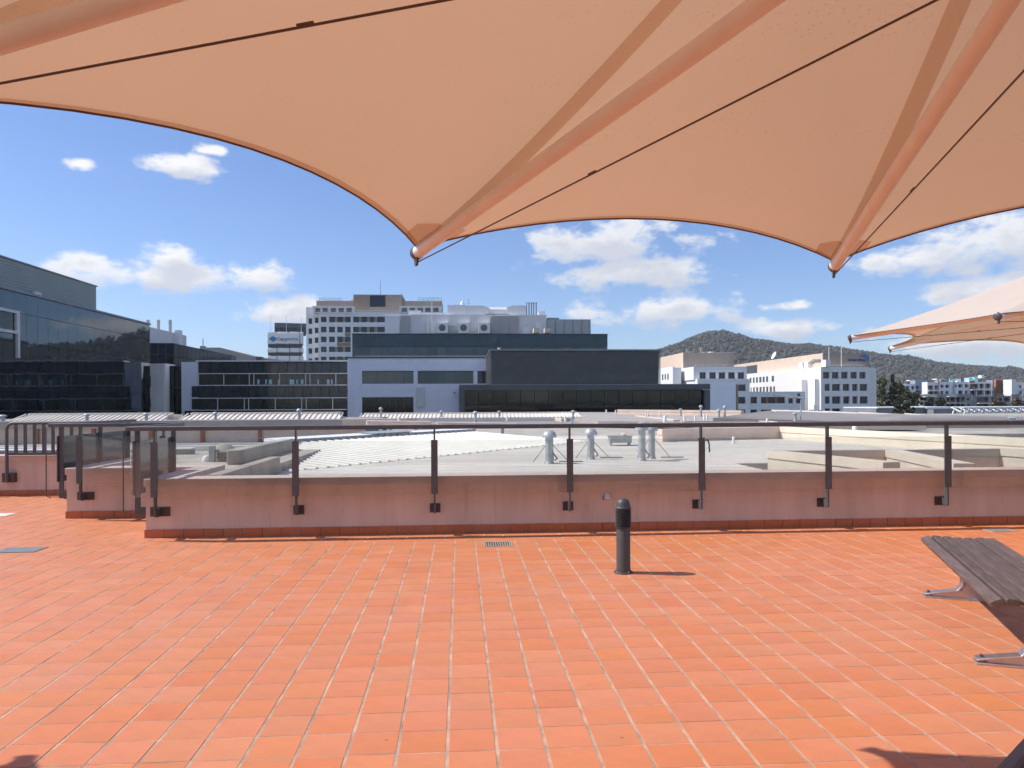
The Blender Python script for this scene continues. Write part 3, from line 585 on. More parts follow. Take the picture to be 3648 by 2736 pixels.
# --- tall white gridded tower
rT, fT = building('gridded_tower', 'tall white office tower with a grid of square windows and brown top', 1300, 240)
TX = [(1143, 1163), (1172, 1193), (1201, 1221), (1229, 1249), (1258, 1279), (1287, 1308), (1316, 1334), (1343, 1371), (1388, 1408), (1420, 1440), (1452, 1472), (1484, 1504), (1516, 1536)]
TY = [(1128, 1148), (1164, 1184), (1199, 1219), (1235, 1254), (1270.5, 1290)]
holes = [(a, b_[0], c, b_[1]) for b_ in TY for a, c in TX]
holes += [(1236, 1106.5, 1249, 1107, M_gwin)][:0]
fT.facade('wall', M_facade, 1135, 1112, 1574, 1300, holes, .5, thick=30)
for j, (y0_, y1_) in enumerate(TY):                            # tan infill between the windows
    gaps = list(zip(TX[:-1], TX[1:]))
    for i, (l_, r_) in enumerate(gaps):
        if (j == 0 and i in (1, 2, 4, 5, 6)) or (j == 1 and i in (4, 5, 6)) or (j == 2 and i in (2,)) or (j >= 3 and i in (1, 2)): fT.box('infill_panel', M_tan, l_[1] + .3, y0_ + 1, r_[0] - .3, y1_ - 1, -.02, .02)
for x0_, y0_, x1_, y1_ in ((1229, 1185, 1249, 1198), (1201, 1220, 1249, 1234)): fT.box('infill_panel', M_tan, x0_, y0_, x1_, y1_, -.02, .02)
fTl = fT.back(2.0)
fTl.facade('wing_wall', M_white, 1091, 1094, 1134.6, 1300, [(x0_, y0_ + o_, x1_, y1_ + o_) for y0_, y1_ in TY for x0_, x1_, o_ in ((1099, 1112, 6), (1121, 1134, 3))], .5, thick=28)
fTu = fT.back(-.3)
fTu.facade('top_frame', M_facade, 1113, 1090, 1261, 1115, [(a, 1097, a + 19, 1111.5, M_brown) for a in (1122, 1149, 1178, 1206, 1234)], .8, bottom=fT.z(1180, 1115), thick=2)
fTu.facade('top_frame', M_facade, 1423, 1090, 1574, 1115, [(a, 1097, a + 19, 1111.5, M_brown) for a in (1431, 1459, 1488, 1515, 1543)], .8, bottom=fT.z(1500, 1115), thick=2)
fTb = fT.back(5.0)
for nm, x0_, y0_, x1_ in (('brown_block', 1259, 1049.5, 1433), ('brown_block', 1125, 1070, 1258.6), ('brown_block', 1433.4, 1071, 1574)): fTb.box(nm, M_brown, x0_, y0_, x1_, 1120, 0 if y0_ < 1060 else 1, 16)
for yy in range(1054, 1112, 4): fTb.box('string_course', M_tan, 1259, yy, 1317, yy + .7, -.06, -.005)
fTb.box('glazed_stair', M_gspan, 1318, 1053, 1373, 1093, -.12, -.01)
fT.box('roof_rail', M_pale, 1261, 1106, 1423, 1107.5, .2, .5)
for x0_, x1_, y0_ in ((1131, 1214, 1056), (1488, 1574, 1054)):
    sc = fTb.box('roof_screen', M_glass, x0_, y0_, x1_, 1071, 3, 3.2)
    for xv in lin(x0_, x1_, 6): fTb.box('screen_post', M_white, xv - .6, y0_ - .5, xv + .6, 1071, 2.85, 2.99, sc)
uc = fTb.u(1352); fTb.put('mast', MB().cyl((uc, 4, fTb.z(1352, 1052)), (uc, 4, fTb.z(1352, 985)), .12, .05, n=6), M_mgrey)
for px, y0_, y1_ in ((1248, 1062, 1070), (1424, 1042, 1050), (1340, 1044, 1050)): uc = fTb.u(px); fTb.put('roof_vent', MB().cyl((uc, 4, fTb.z(px, y1_ + 3)), (uc, 4, fTb.z(px, y0_)), .5, n=10), M_pale, smooth=True)

# --- office with the company sign
def text_mesh(body, size_w, mat, name):
    cu = bpy.data.curves.new(name, 'FONT'); cu.body = body; cu.extrude = 0.02; cu.offset = 0.012; tmp = bpy.data.objects.new('tmp', cu); C.objects.link(tmp)
    dg = bpy.context.evaluated_depsgraph_get(); me = bpy.data.meshes.new_from_object(tmp.evaluated_get(dg)); bpy.data.objects.remove(tmp); bpy.data.curves.remove(cu)
    xs = [v.co.x for v in me.vertices]; x0, x1 = min(xs), max(xs); k = size_w / (x1 - x0)
    for v in me.vertices: v.co = Vector(((v.co.x - x0) * k, -v.co.z * 3, v.co.y * k))
    me.materials.clear(); me.materials.append(mat); return me
rS, fS = building('sign_office', 'older white banded office carrying a large company sign', 1015, 300, TH + .22)
fS.put('wall', MB().box(fS.u(955), .3, GZ, fS.u(1078), 26, fS.z(1015, 1183)), M_gwin)
for y0_, y1_ in ((1183, 1226), (1240, 1256), (1268, 1284), (1296, 1312)):
    for x0_, x1_ in ((952, 986), (988, 1031), (1033, 1067), (1069, 1080)): fS.box('spandrel', M_facade, x0_, y0_, x1_, y1_, -1.0, .2, bevel=.25)
for y0_, y1_ in ((1227, 1239), (1256.5, 1267.5), (1284.5, 1295)): fS.panes('window', M_gwin, lin(954, 1078, 9), y0_, y1_, .25, gap=.1)
ss = Fr(rS, fS.O + Vector((fS.c, fS.s, 0)) * fS.u(1080), TH + .22 + math.pi / 2)
for y0_, y1_ in ((1183, 1226), (1240, 1256), (1268, 1284)): z0_, z1_ = fS.z(1080, y1_), fS.z(1080, y0_); ss.put('spandrel', MB().box(.5, -.2, z0_, 9, .8, z1_), M_facade)
fS.back(3).box('upper_storey', M_dgrey, 978, 1151, 1092, 1183, 0, 18)
fS.back(3).panes('window', M_gwin, lin(980, 1090, 7), 1166, 1182, -.02)
sb = fS.box('sign_board', M_facade, 958, 1190, 1064, 1223, -1.25, -1.02)
uL, zL = fS.u(961), fS.z(974, 1208); wl_, hl_ = fS.u(986) - uL, fS.z(974, 1197.5) - fS.z(974, 1217)
pts = []                                                       # the spade-like drop: a wide oval with a point above and a curled foot
for i in range(40):
    t = 2 * math.pi * i / 40; x_ = math.cos(t); y_ = math.sin(t); y2 = y_ * .40 + (.22 * max(0, 1 - abs(x_) * 4.5) if y_ > 0 else -.06 * max(0, 1 - abs(x_ + .05) * 2.4)); pts.append((uL + wl_ * (.5 + .5 * x_), -1.36, zL + hl_ * y2))
fS.put('emblem', MB().prism(pts, (0, .09, 0)), M_blue1, sb)
fS.put('emblem', MB().prism([(uL + wl_ * .32, -1.36, zL - hl_ * .5), (uL + wl_ * .82, -1.36, zL - hl_ * .46), (uL + wl_ * .62, -1.36, zL - hl_ * .30), (uL + wl_ * .42, -1.36, zL - hl_ * .30)], (0, .09, 0)), M_blue1, sb)
w1 = fS.u(1013) - fS.u(988); w2 = fS.u(1062) - fS.u(1014); zt_ = fS.z(1010, 1213.5)
link('lettering', text_mesh('Cap', w1, M_slate, 'lettering'), sb, fS.M @ Matrix.Translation((fS.u(988), -1.32, zt_)))
link('lettering', text_mesh('gemini', w2, M_blue2, 'lettering'), sb, fS.M @ Matrix.Translation((fS.u(1014), -1.32, zt_)))
for i, px in enumerate((966, 1021, 1074)):
    uc = fS.u(px); fS.put('flagpole', MB().cyl((uc, -.6, fS.z(px, 1184)), (uc, -.6, fS.z(px, 1122)), .10, .06, n=6), M_pale)

# --- low grey roofed hall between them
rG, fG = building('grey_roofed_hall', 'far low building with a shallow grey metal roof', 850, 200)
pp = [(712, 1238), (783, 1238), (916, 1272), (1010, 1284), (1010, 1330), (680, 1330)]
fG.put('roof', MB().prism([(fG.u(x, y), 0, fG.z(x, y)) for x, y in pp][::-1], (0, 30, 0)), pm('far_roof', (0.36, 0.35, 0.33), 0.6, 0.05, 0.3))
fG.box('roof_box', M_dgrey, 915, 1271, 931, 1290, -1, 3); uc = fG.u(701); fG.put('mast', MB().cyl((uc, 5, fG.z(701, 1245)), (uc, 5, fG.z(701, 1200)), .12, n=6).box(uc - .6, 4.4, fG.z(701, 1245), uc + .6, 5.6, fG.z(701, 1228)), M_mgrey)

# --- beige block beside the louvred box
rN, fN = building('beige_block', 'beige windowless block with a white bay, right of the louvred box', 2436, 215)
zN = fN.z(2470, 1256)
fN.put('wall', MB().box(0, 0, GZ, fN.u(2615), 46, zN), M_brown)  # beige block: brown puts the shade of this front into its colour
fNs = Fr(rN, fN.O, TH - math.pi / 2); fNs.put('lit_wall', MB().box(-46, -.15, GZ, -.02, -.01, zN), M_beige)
fN.back(-5).facade('bay', M_facade, 2397, 1310, 2427, 1400, [], thick=8)
pb = fN.back(-5); bc = pb.O + Vector((pb.c, pb.s, 0)) * pb.u(2397); fbs = Fr(rN, bc, TH - math.pi / 2)
fbs.facade('bay_side', M_white, 2340, 1310, 2396.9, 1400, [(2358, 1333, 2363.5, 1354), (2367.5, 1332, 2372.5, 1353), (2377, 1331, 2382.5, 1353)], .06, thick=.5)
for px, y0_ in ((2511, 1242), (2471, 1249)): uc = fN.u(px); fN.put('flue', MB().cyl((uc, 3, zN), (uc, 3, fN.z(px, y0_)), .35, n=8), M_brown, smooth=True)
fN.box('roof_unit', M_white, 2519, 1251, 2530, 1257, 3, 6); fN.box('roof_unit', M_white, 2545, 1250, 2557, 1257, 3, 6)
fN.box('roof_rail', M_white, 2560, 1254, 2614, 1255.2, .5, .8)

# --- white stepped office
rW, fW = building('white_stepped_office', 'white office of two stepped blocks with square windows, in shade', 2570, 200)
fW.facade('wall', M_facade, 2485, 1350, 2671, 1500, [(2630, 1369.5, 2657, 1393), (2630, 1414, 2656, 1438), (2630, 1459, 2656, 1480)], .6, thick=16)
fW.box('plain_panel', M_bluewhite, 2525, 1369, 2620, 1500, -.3, -.02, bottom=GZ)
fW.box('infill_panel', M_tan, 2620.5, 1369, 2629.5, 1500, -.04, -.01, bottom=GZ)
fW2 = fW.back(2)
fW2.facade('upper_wall', M_facade, 2471, 1306, 2661, 1352, [(a, 1326, a + 23.5, 1349) for a in (2492, 2527, 2560.5, 2594.5, 2628.5)], .6, bottom=fW.z(2560, 1352), thick=16)
fW2.box('roof_rail', M_pale, 2478, 1298.5, 2612, 1300, .5, .7)
for xv in lin(2480, 2610, 5): fW2.box('rail_post', M_pale, xv - .5, 1299, xv + .5, 1306.5, .5, .6)
fW.back(3).facade('link_wall', M_facade, 2671, 1395, 2868, 1500, [(2674, 1414, 2697, 1437), (2711, 1414, 2797, 1437), (2809, 1414, 2826, 1437), (2836, 1414, 2855, 1437), (2674, 1459, 2697, 1480), (2711, 1459, 2797, 1480), (2809, 1459, 2826, 1480)], .6, thick=8)
for a in (2729, 2762): fW.back(3).box('infill_panel', M_brick, a, 1414, a + 9, 1437, .3, .5)

# --- agency office with a swoosh sign
oA = P(2925, HZ, 205); rA = thing('agency_office', 'white office with a sunlit flank and a blue swoosh sign on its beige top', 'building', (oA.x, oA.y, GZ), TH)
fA = Fr(rA, oA, TH); fAs = Fr(rA, oA, TH - math.pi / 2)
row1 = [(2923.5 + a, 1325, 2923.5 + b_, 1348.6) for a, b_ in ((8.5, 31.5), (40.5, 64), (73.5, 96.5), (106.5, 129.5), (138, 161))]
row2 = [(2900 + a / 2.957, 1368, 2900 + b_ / 2.957, 1392.5) for a, b_ in ((112, 168), (190, 275), (303, 375), (402, 460), (480, 563))]
row3 = [(2900 + a / 2.957, 1412, 2900 + b_ / 2.957, 1438) for a, b_ in ((115, 168), (190, 280), (308, 375), (405, 460), (482, 568))]
row4 = [(2900 + a / 2.957, 1455, 2900 + b_ / 2.957, 1480) for a, b_ in ((115, 168), (190, 280), (308, 375), (405, 460), (482, 568))]
fA.facade('wall', M_facade, 2925, 1307, 3097, 1500, row1 + row2 + row3 + row4, .7, thick=30)
for a, b_ in ((168, 190), (460, 481)): fA.box('infill_panel', M_tan, 2900 + a / 2.957 + .3, 1369, 2900 + b_ / 2.957 - .3, 1391.5, .2, .5)
fA.back(4).box('end_wing', M_facade, 3097, 1311, 3122, 1500, 0, 14, bottom=GZ)
def zoom5(x, y): return 2250 + x / 2.765, 1100 + y / 2.765
sh = []
def slope(x, y0): return y0                                 # rows on the flank follow the perspective by themselves
for x0_, x1_ in ((1165, 1180), (1195, 1212), (1226, 1244), (1258, 1279), (1291, 1311), (1325, 1345), (1380, 1403), (1418, 1440), (1455, 1476), (1492, 1513), (1529, 1553), (1569, 1593), (1778, 1805), (1823, 1850)): sh.append((x0_, x1_, 1))
for x0_, x1_ in ((1172, 1182), (1197, 1213), (1228, 1246), (1260, 1280), (1293, 1312), (1326, 1346), (1360, 1382), (1395, 1417), (1430, 1453), (1752, 1782), (1800, 1827)): sh.append((x0_, x1_, 2))
for x0_, x1_ in ((1752, 1782), (1800, 1827)): sh += [(x0_, x1_, 3), (x0_, x1_, 4)]
zA = [(fA.z(2930, y1_), fA.z(2930, y0_)) for y0_, y1_ in ((1325, 1348.6), (1368, 1392.5), (1412, 1438), (1455, 1480))]
uE = fAs.u(2652, 1330); zTop = fA.z(2930, 1307); m = MB(); H = [(fAs.u(2250 + a / 2.765, 1350), zA[k - 1][0], fAs.u(2250 + b_ / 2.765, 1350), zA[k - 1][1]) for a, b_, k in sh]
xs_ = sorted({uE, -.01, *[h[0] for h in H], *[h[2] for h in H]}); zs_ = sorted({GZ, zTop, *[h[1] for h in H], *[h[3] for h in H]})
for a, b_ in zip(xs_[:-1], xs_[1:]):
    for c_, d_ in zip(zs_[:-1], zs_[1:]):
        if any(h[0] < (a + b_) / 2 < h[2] and h[1] < (c_ + d_) / 2 < h[3] for h in H): continue
        m.quad((a, 0, c_), (b_, 0, c_), (b_, 0, d_), (a, 0, d_))
for a, c_, b_, d_ in H:
    m.quad((a, 0, c_), (a, 0, d_), (a, .07, d_), (a, .07, c_)); m.quad((b_, 0, d_), (b_, 0, c_), (b_, .07, c_), (b_, .07, d_)); m.quad((a, 0, d_), (b_, 0, d_), (b_, .07, d_), (a, .07, d_)); m.quad((b_, 0, c_), (a, 0, c_), (a, .07, c_), (b_, .07, c_))
m.box(uE, .09, GZ, -.8, 12, zTop)
fAs.put('flank_wall', m, M_white)
for a, c_, b_, d_ in H: fAs.put('window', MB().box(a + .02, .04, c_, b_ - .02, .068, d_), M_gwin)
fAs.put('flank_pier', MB().box(fAs.u(2868), -1.6, GZ, fAs.u(2876), -.02, fA.z(2930, 1350)), M_facade)
fAs.put('flank_pier', MB().box(fAs.u(2915), -1.2, GZ, fAs.u(2918), -.02, fA.z(2930, 1350)), M_facade)
fT2 = fA.back(3.0); zB = fT2.z(2990, 1258)
fT2.put('top_block', MB().box(fT2.u(2934), 0, zTop, fT2.u(3094), 70, zB), M_brown)  # beige like its flank; the brown paints the shaded front
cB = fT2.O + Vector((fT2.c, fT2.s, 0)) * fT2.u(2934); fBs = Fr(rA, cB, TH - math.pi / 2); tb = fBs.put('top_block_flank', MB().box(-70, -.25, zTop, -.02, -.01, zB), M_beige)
a, b_, c_, d_ = fBs.rect(2661, 1302, 2700, 1330); fBs.put('window', MB().box(a, -.3, zTop, c_, -.26, d_), M_gwin, tb)
fA.box('roof_rail', M_white, 2938, 1299.5, 3086, 1301, .6, .9)
for px in (2941, 2985): uc = fT2.u(px); fT2.put('flagpole', MB().cyl((uc, -2, zTop), (uc, -2, fT2.z(px, 1238)), .10, n=6), M_white)
for px, w_ in ((2836, 9), (2855, 11), (2916, 8)): u_ = fAs.u(px); fAs.put('condenser', MB().box(u_, .8, zTop, u_ + 2.6, 2.2, zTop + 1.9), M_white)
u_ = fAs.u(2880); fAs.put('pipework', MB().tube([(u_ - 3, 1.5, zTop + 1.5), (u_, 1.5, zTop + 2.4), (u_ + 5, 1.5, zTop + 2.2), (u_ + 7, 1.5, zTop + .6)], .25, 6), M_galv)
dsh = fBs.u(2745); fBs.put('satellite_dish', MB().lathe([(.02, 0), (.8, .12), (1.3, .45), (1.34, .45), (.8, .05), (.02, -.08)], (0, 0, 0), 16), M_white, tb, smooth=True).matrix_basis = Matrix.Translation((dsh, 1.5, zB + 1.4)) @ Matrix.Rotation(rad(65), 4, 'X')
uc, zc = fT2.u(3020, 1285), fT2.z(3050, 1287)
link('lettering', text_mesh('airservices', fT2.u(3082) - uc, M_blue3, 'lettering'), rA, fT2.M @ Matrix.Translation((uc, -.12, zc)))
sw = [(3064, 1265), (3075, 1263), (3088, 1265), (3094, 1271), (3095, 1279), (3091, 1290), (3089, 1280), (3085, 1274), (3076, 1269)]
fT2.put('emblem', MB().prism([(fT2.u(x, y), -.3, fT2.z(x, y)) for x, y in sw][::-1], (0, .25, 0)), M_blue1, None)

# --- apartments on the right
def flat(name, label, x0, y0, x1, y1, d, mat, holes, slabs=(), extra=(), glass=M_gwin, thick=3.5):
    r_, f_ = building(name, label, (x0 + x1) / 2, d, group='apartment blocks below the hill')
    f_.facade('wall', mat, x0, y0, x1, y1, holes, 1.2, glass=glass, thick=thick)
    for a, b, c, e in slabs:
        o = f_.box('balcony', M_white, a, b, c, b + 2.4, -1.3, -.02)
        f_.box('balustrade', M_glass, a, b - 7, c, b, -1.28, -1.2, o)
    for nm, mt, a, b, c, e, w0_, w1_ in extra: f_.box(nm, mt, a, b, c, e, w0_, w1_)
    return r_, f_
def z2(x, y): return 3200 + x / 4.9375, 1320 + y / 4.9375
def zr(x0, y0, x1, y1, *m): return (*z2(x0, y0), *z2(x1, y1), *m)
flat('apartment_block', 'small white apartment block with balconies, behind the dark trees', *z2(58, 235), *z2(298, 700), 300, M_facade,
     [zr(70, 275, 130, 355), zr(140, 275, 195, 355), zr(232, 275, 285, 330), zr(80, 385, 240, 470)], [(*z2(0, 362), *z2(240, 362))], [('roof_slab', M_white, *z2(15, 262), *z2(120, 273), -2, 6), ('roof_unit', M_white, *z2(222, 165), *z2(310, 182), 1, 3)])
flat('apartment_block', 'plain blue grey gable of the apartments beside the trees', *z2(300, 165), *z2(512, 700), 304, M_steelb, [zr(310, 275, 360, 320)], thick=3.5)
flat('apartment_block', 'long white apartment block with ribbon windows and roof terrace', *z2(514, 200), *z2(1650, 700), 292, M_facade,
     [zr(525, 262, 625, 345), zr(640, 262, 690, 345), zr(745, 250, 800, 305), zr(832, 250, 900, 305), zr(1000, 245, 1030, 300), zr(1058, 242, 1130, 298), zr(1172, 240, 1235, 298), zr(530, 365, 630, 440), zr(640, 365, 690, 440), zr(745, 360, 795, 415), zr(832, 360, 890, 415), zr(1060, 352, 1135, 415), zr(1175, 350, 1225, 415),
      zr(1255, 235, 1420, 330), zr(1430, 230, 1520, 325), zr(1530, 228, 1635, 325), zr(1255, 350, 1370, 440), zr(1385, 345, 1500, 440), zr(1525, 345, 1630, 440)],
     [(*z2(498, 353), *z2(715, 353)), (*z2(1255, 335), *z2(1640, 335)), (*z2(1375, 452), *z2(1590, 452))],
     [('terrace_screen', M_aqua, *z2(962, 140), *z2(1088, 180), 2, 2.3), ('roof_unit', M_white, *z2(1100, 145), *z2(1160, 198), 2, 6), ('pergola', M_white, *z2(705, 142), *z2(870, 156), 1, 4), ('roof_screen', M_mgrey, *z2(870, 150), *z2(960, 198), 3, 6), ('roof_unit', M_aqua, *z2(1310, 122), *z2(1370, 198), 2, 5), ('roof_unit', M_aqua, *z2(1405, 110), *z2(1462, 198), 2, 5), ('roof_unit', M_white, *z2(1525, 78), *z2(1570, 130), 2, 4),
      ('roof_slab', M_white, *z2(1525, 104), *z2(1605, 116), 2, 6), ('party_wall', M_brown, *z2(690, 175), *z2(712, 440), -.3, 2), ('party_wall', M_steelb, *z2(960, 180), *z2(985, 440), -.3, 2), ('party_wall', M_beige, *z2(1240, 180), *z2(1255, 440), -.3, 2), ('awning', M_tan, *z2(1262, 185), *z2(1338, 215), -.3, 0)])
flat('apartment_block', 'lower grey brick apartment row in front of the white block', *z2(440, 415), *z2(1305, 760), 280, pm('grey_brick', (0.30, 0.30, 0.29), 0.8, 0.1, 0.6),
     [zr(465, 470, 515, 530), zr(525, 470, 640, 565), zr(672, 482, 700, 528, M_white), zr(775, 482, 805, 520, M_white), zr(852, 465, 912, 565), zr(920, 465, 998, 565), zr(1020, 465, 1095, 565), zr(1108, 465, 1168, 565), zr(1208, 478, 1245, 525, M_white), zr(465, 575, 515, 640), zr(852, 580, 912, 660), zr(920, 580, 998, 660), zr(1020, 580, 1095, 660), zr(1108, 580, 1168, 660), zr(1212, 592, 1255, 635, M_white)],
     [(*z2(440, 455), *z2(645, 455)), (*z2(830, 567), *z2(1000, 567)), (*z2(1020, 567), *z2(1165, 567)), (*z2(850, 453), *z2(1000, 453))])
flat('apartment_block', 'dark grey apartment wing with long balconies beside the lattice girder', *z2(1310, 445), *z2(1980, 760), 284, M_mgrey,
     [zr(1380, 470, 1590, 565), zr(1380, 585, 1590, 640), zr(1640, 470, 1700, 560), zr(1850, 470, 1960, 560)], [(*z2(1380, 570), *z2(1590, 570)), (*z2(1640, 567), *z2(1950, 567))])
r_, f_ = flat('apartment_block', 'blue grey apartment end bay with copper fins at its corner', *z2(1660, 170), *z2(1978, 700), 296, M_steelb, [zr(1825, 222, 1928, 285), zr(1830, 335, 1928, 402)])
for k in range(5): f_.box('fin', M_rusto, *z2(1680 + k * 26, 155), *z2(1692 + k * 26, 405), -1.2, -.05)
flat('apartment_block', 'bright white apartment block cut by the right picture edge', *z2(1982, 205), *z2(2600, 700), 288, M_white,
     [zr(2125, 260, 2170, 305), zr(2130, 360, 2175, 420), zr(2148, 470, 2175, 520), zr(2230, 260, 2300, 330), zr(2230, 370, 2300, 440)], [(*z2(2140, 440), *z2(2400, 440)), (*z2(2150, 318), *z2(2400, 318))], [('stair_tower', M_white, *z2(1980, 158), *z2(2055, 420), -.5, 4), ('lower_wall', M_mgrey, *z2(1984, 412), *z2(2120, 700), -.4, -.02)])

# --- low parapet building and white lattice girder
rP, fP = building('parapet_building', 'low grey parapet with a white coping, in front of the apartments', 3270, 140)
fP.box('wall', M_mgrey, 3121, 1454, 3335, 1500, 0, 12, bottom=GZ); fP.box('wall', M_dgrey, 3335, 1456, 3430, 1500, -.1, 12, bottom=GZ)
fP.box('coping', M_white, 3121, 1450.5, 3292, 1454, -.5, 12); fP.box('coping', M_white, 3292, 1449.5, 3430, 1455.5, -.7, 12)
rX, fX = building('lattice_girder', 'white steel lattice girder at the right, before the apartments', 3540, 130, cat='girder')
a, b_, c_, d_ = fX.rect(3430, 1451, 3800, 1483)
for yy, w_ in ((d_, 0), (b_, 0), (d_, 3), (b_, 3)): fX.put('chord', MB().cyl((a, w_, yy), (c_, w_, yy), .16, n=8), M_white, smooth=True)
nb_ = 14; rx = random.Random(5)
for w_ in (0, 3):
    for i in range(nb_):
        x0_, x1_ = a + (c_ - a) * i / nb_, a + (c_ - a) * (i + 1) / nb_; xm_ = (x0_ + x1_) / 2 + rx.uniform(-.3, .3)
        for p0, p1 in (((x0_, w_, b_), (xm_, w_, d_)), ((xm_, w_, d_), (x1_, w_, b_)), ((x0_, w_, d_), (x1_, 3 - w_, b_))): fX.put('brace', MB().cyl(p0, p1, .12, n=6), M_white)
fX.put('bearing', MB().box(a - .3, -.3, GZ, a + .3, 3.3, b_), M_pale); fX.put('bearing', MB().box(c_ - .3, -.3, GZ, c_ + .3, 3.3, b_), M_pale)
bk = fX.back(8); bk.put('hall_wall', MB().box(a, 0, GZ, c_, 6, d_ - .4), M_mgrey)

# --- trees
def tree(name, label, x, yb_, yt, wpx, d, mat, n, kind='round', seed=0):
    r = random.Random(seed); p = P(x, yt, d); top = p.z; base = GZ; hh = top - base; cw_ = wpx / F * d / 2
    t = thing(name, label, 'tree', (p.x, p.y, base), 0, 'trees before the hill')
    M = Matrix.Translation((p.x, p.y, base)); zb = P(x, yb_, d).z - base
    tk = MB().cyl((0, 0, 0), (0, 0, hh * .55), hh * .022, hh * .014, n=8).cyl((0, 0, hh * .55), (cw_ * .06, 0, hh * .95), hh * .014, hh * .004, n=7)
    for k in range(7):
        a = r.uniform(0, 6.28); z0_ = zb + (hh - zb) * (.05 + .8 * k / 7); l_ = cw_ * r.uniform(.5, .85); tk.cyl((0, 0, z0_), (l_ * math.cos(a), l_ * math.sin(a), z0_ + l_ * .6), hh * .007, hh * .002, n=5)
    put('trunk', tk, M_bark, t, M, smooth=True)
    cr = MB(); clumps = []
    for k in range(26 if kind != 'cone' else 34):
        zf = r.uniform(0, 1); a = r.uniform(0, 6.28)
        if kind == 'cone': rad_ = cw_ * (1 - zf) ** .8 * r.uniform(.35, .95)
        elif kind == 'tall': rad_ = cw_ * math.sin(math.pi * min(1, zf * .9 + .12)) ** .7 * r.uniform(.2, .9)
        else: rad_ = cw_ * math.sqrt(max(0, 1 - (2 * zf - 1) ** 2)) * r.uniform(.2, .85)
        clumps.append((Vector((rad_ * math.cos(a), rad_ * math.sin(a), zb + (hh - zb) * (zf * .92 + .03))), cw_ * r.uniform(.22, .42) * (1 - .5 * zf * (kind == 'cone'))))
    for k in range(n):
        c, s = r.choice(clumps); dv = Vector((r.gauss(0, 1), r.gauss(0, 1), r.gauss(0, .8))); dv = dv.normalized() * s * r.uniform(.5, 1.05); pc_ = c + dv
        sz = r.uniform(.16, .42) * (d / 240); ax = Vector((r.gauss(0, 1), r.gauss(0, 1), r.gauss(0, 1))).normalized(); b2 = ax.orthogonal().normalized(); c2 = ax.cross(b2)
        cr.add([pc_ - b2 * sz, pc_ + c2 * sz * .7, pc_ + b2 * sz, pc_ - c2 * sz * .7], [(0, 1, 2, 3)])
    put('crown', cr, mat, t, M)
    return t
tree('leafy_tree', 'olive green leafy tree right beside the agency office', 3143, 1478, 1345, 66, 238, M_leaf1, 5200, 'tall', 1)
tree('conifer', 'tall dark conifer rising between the olive trees', 3179, 1470, 1326, 50, 236, M_leaf2, 3000, 'cone', 2)
tree('leafy_tree', 'olive green leafy tree half hidden by the tall dark conifer', 3203, 1478, 1358, 72, 242, M_leaf1, 5200, 'tall', 3)
tree('leafy_tree', 'dark bushy tree left of the pair before the white parapet', 3200, 1480, 1420, 46, 125, M_leaf3, 2200, 'cone', 4)
tree('leafy_tree', 'dark bushy tree right of the pair before the white parapet', 3234, 1480, 1400, 52, 126, M_leaf3, 3000, 'round', 5)
tree('leafy_tree', 'grey green tree before the blue grey apartment gable', 3266, 1470, 1394, 46, 262, M_leaf3, 1800, 'round', 6)
tree('leafy_tree', 'small slanting tree before the grey brick apartments', 3352, 1450, 1418, 36, 262, M_leaf3, 1200, 'round', 7)
tree('leafy_tree', 'thin grey tree before the left end of the grey brick apartments', 3312, 1450, 1415, 30, 262, M_leaf3, 900, 'round', 8)
tree('leafy_tree', 'reddish sparse tree behind the lattice girder', 3556, 1470, 1412, 60, 255, M_leaf4, 1200, 'round', 9)
tree('leafy_tree', 'reddish sparse tree at the right picture edge', 3628, 1470, 1418, 50, 252, M_leaf4, 1000, 'round', 10)

# ================================================================== ROOFS OF OUR OWN COMPLEX
ZR = 0.45
rf = structure(put('lower_building', MB().box(-60, 9.45, GZ, 60, 16, -.6).box(-60, 16.001, GZ, 60, 60, .2).box(-3, 24.51, .15, 60, 60, .42), M_conc, None, Matrix.Rotation(TH, 4, 'Z')))
# main white sheet roof with ribs running across the view
mr_ = thing('metal_roof', 'flat white ribbed sheet roof right behind the glass balustrade', 'roof', UV(3, 16, ZR), TH)
MT = Matrix.Rotation(TH, 4, 'Z')
V1, V2 = 9.52, 24.5
put('sheet', MB().box(-2.9, V1, .25, 5.0, V2, ZR).box(5.0, 13.4, .25, 12, V2, ZR), M_roofw, mr_, MT)
rb = MB(); v = V1 + .15
while v < V2:
    rb.prism([(-2.9, v - .03, ZR - .001), (-2.9, v - .02, ZR + .010), (-2.9, v + .02, ZR + .010), (-2.9, v + .03, ZR - .001)], (14.9 if v > 13.4 else 7.9, 0, 0)); v += .32
o = put('rib', rb, M_roofw, mr_, MT); o['kind'] = 'stuff'
# sloping ribbed roof, its valley running away to the right
E_ = Vector((.55, .835, 0)).normalized(); N_ = Vector((-E_.y, E_.x, 0)); A0 = Vector((-3.86, 12.2, 0))
def sl_(t, s): 
    p = A0 + E_ * t + N_ * s; p.z = ZR + .01 + .20 * min(s, 4.0) / 4.0 - (.12 * (s - 4) if s > 4 else 0); return p
sr = thing('metal_roof', 'sloping white ribbed roof with dark rib ends at its ridge', 'roof', sl_(5, 2))
sh_ = MB(); L_ = 11.0
sh_.prism([sl_(0, 0), sl_(L_, 0), sl_(L_, 4), sl_(3.8, 4), sl_(1.6, 2)], (0, 0, -.25)); put('sheet', sh_, M_roofr, sr)
sh_ = MB(); sh_.prism([sl_(3.8, 4.002), sl_(L_, 4.002), sl_(L_, 6.2), sl_(6, 6.2)], (0, 0, -.2)); put('rear_sheet', sh_, M_roofr, sr)
def s_start(t): return 4.0 if t >= 3.8 else (2 + (t - 1.6) * 2 / 2.2 if t > 1.6 else t * 2 / 1.6)
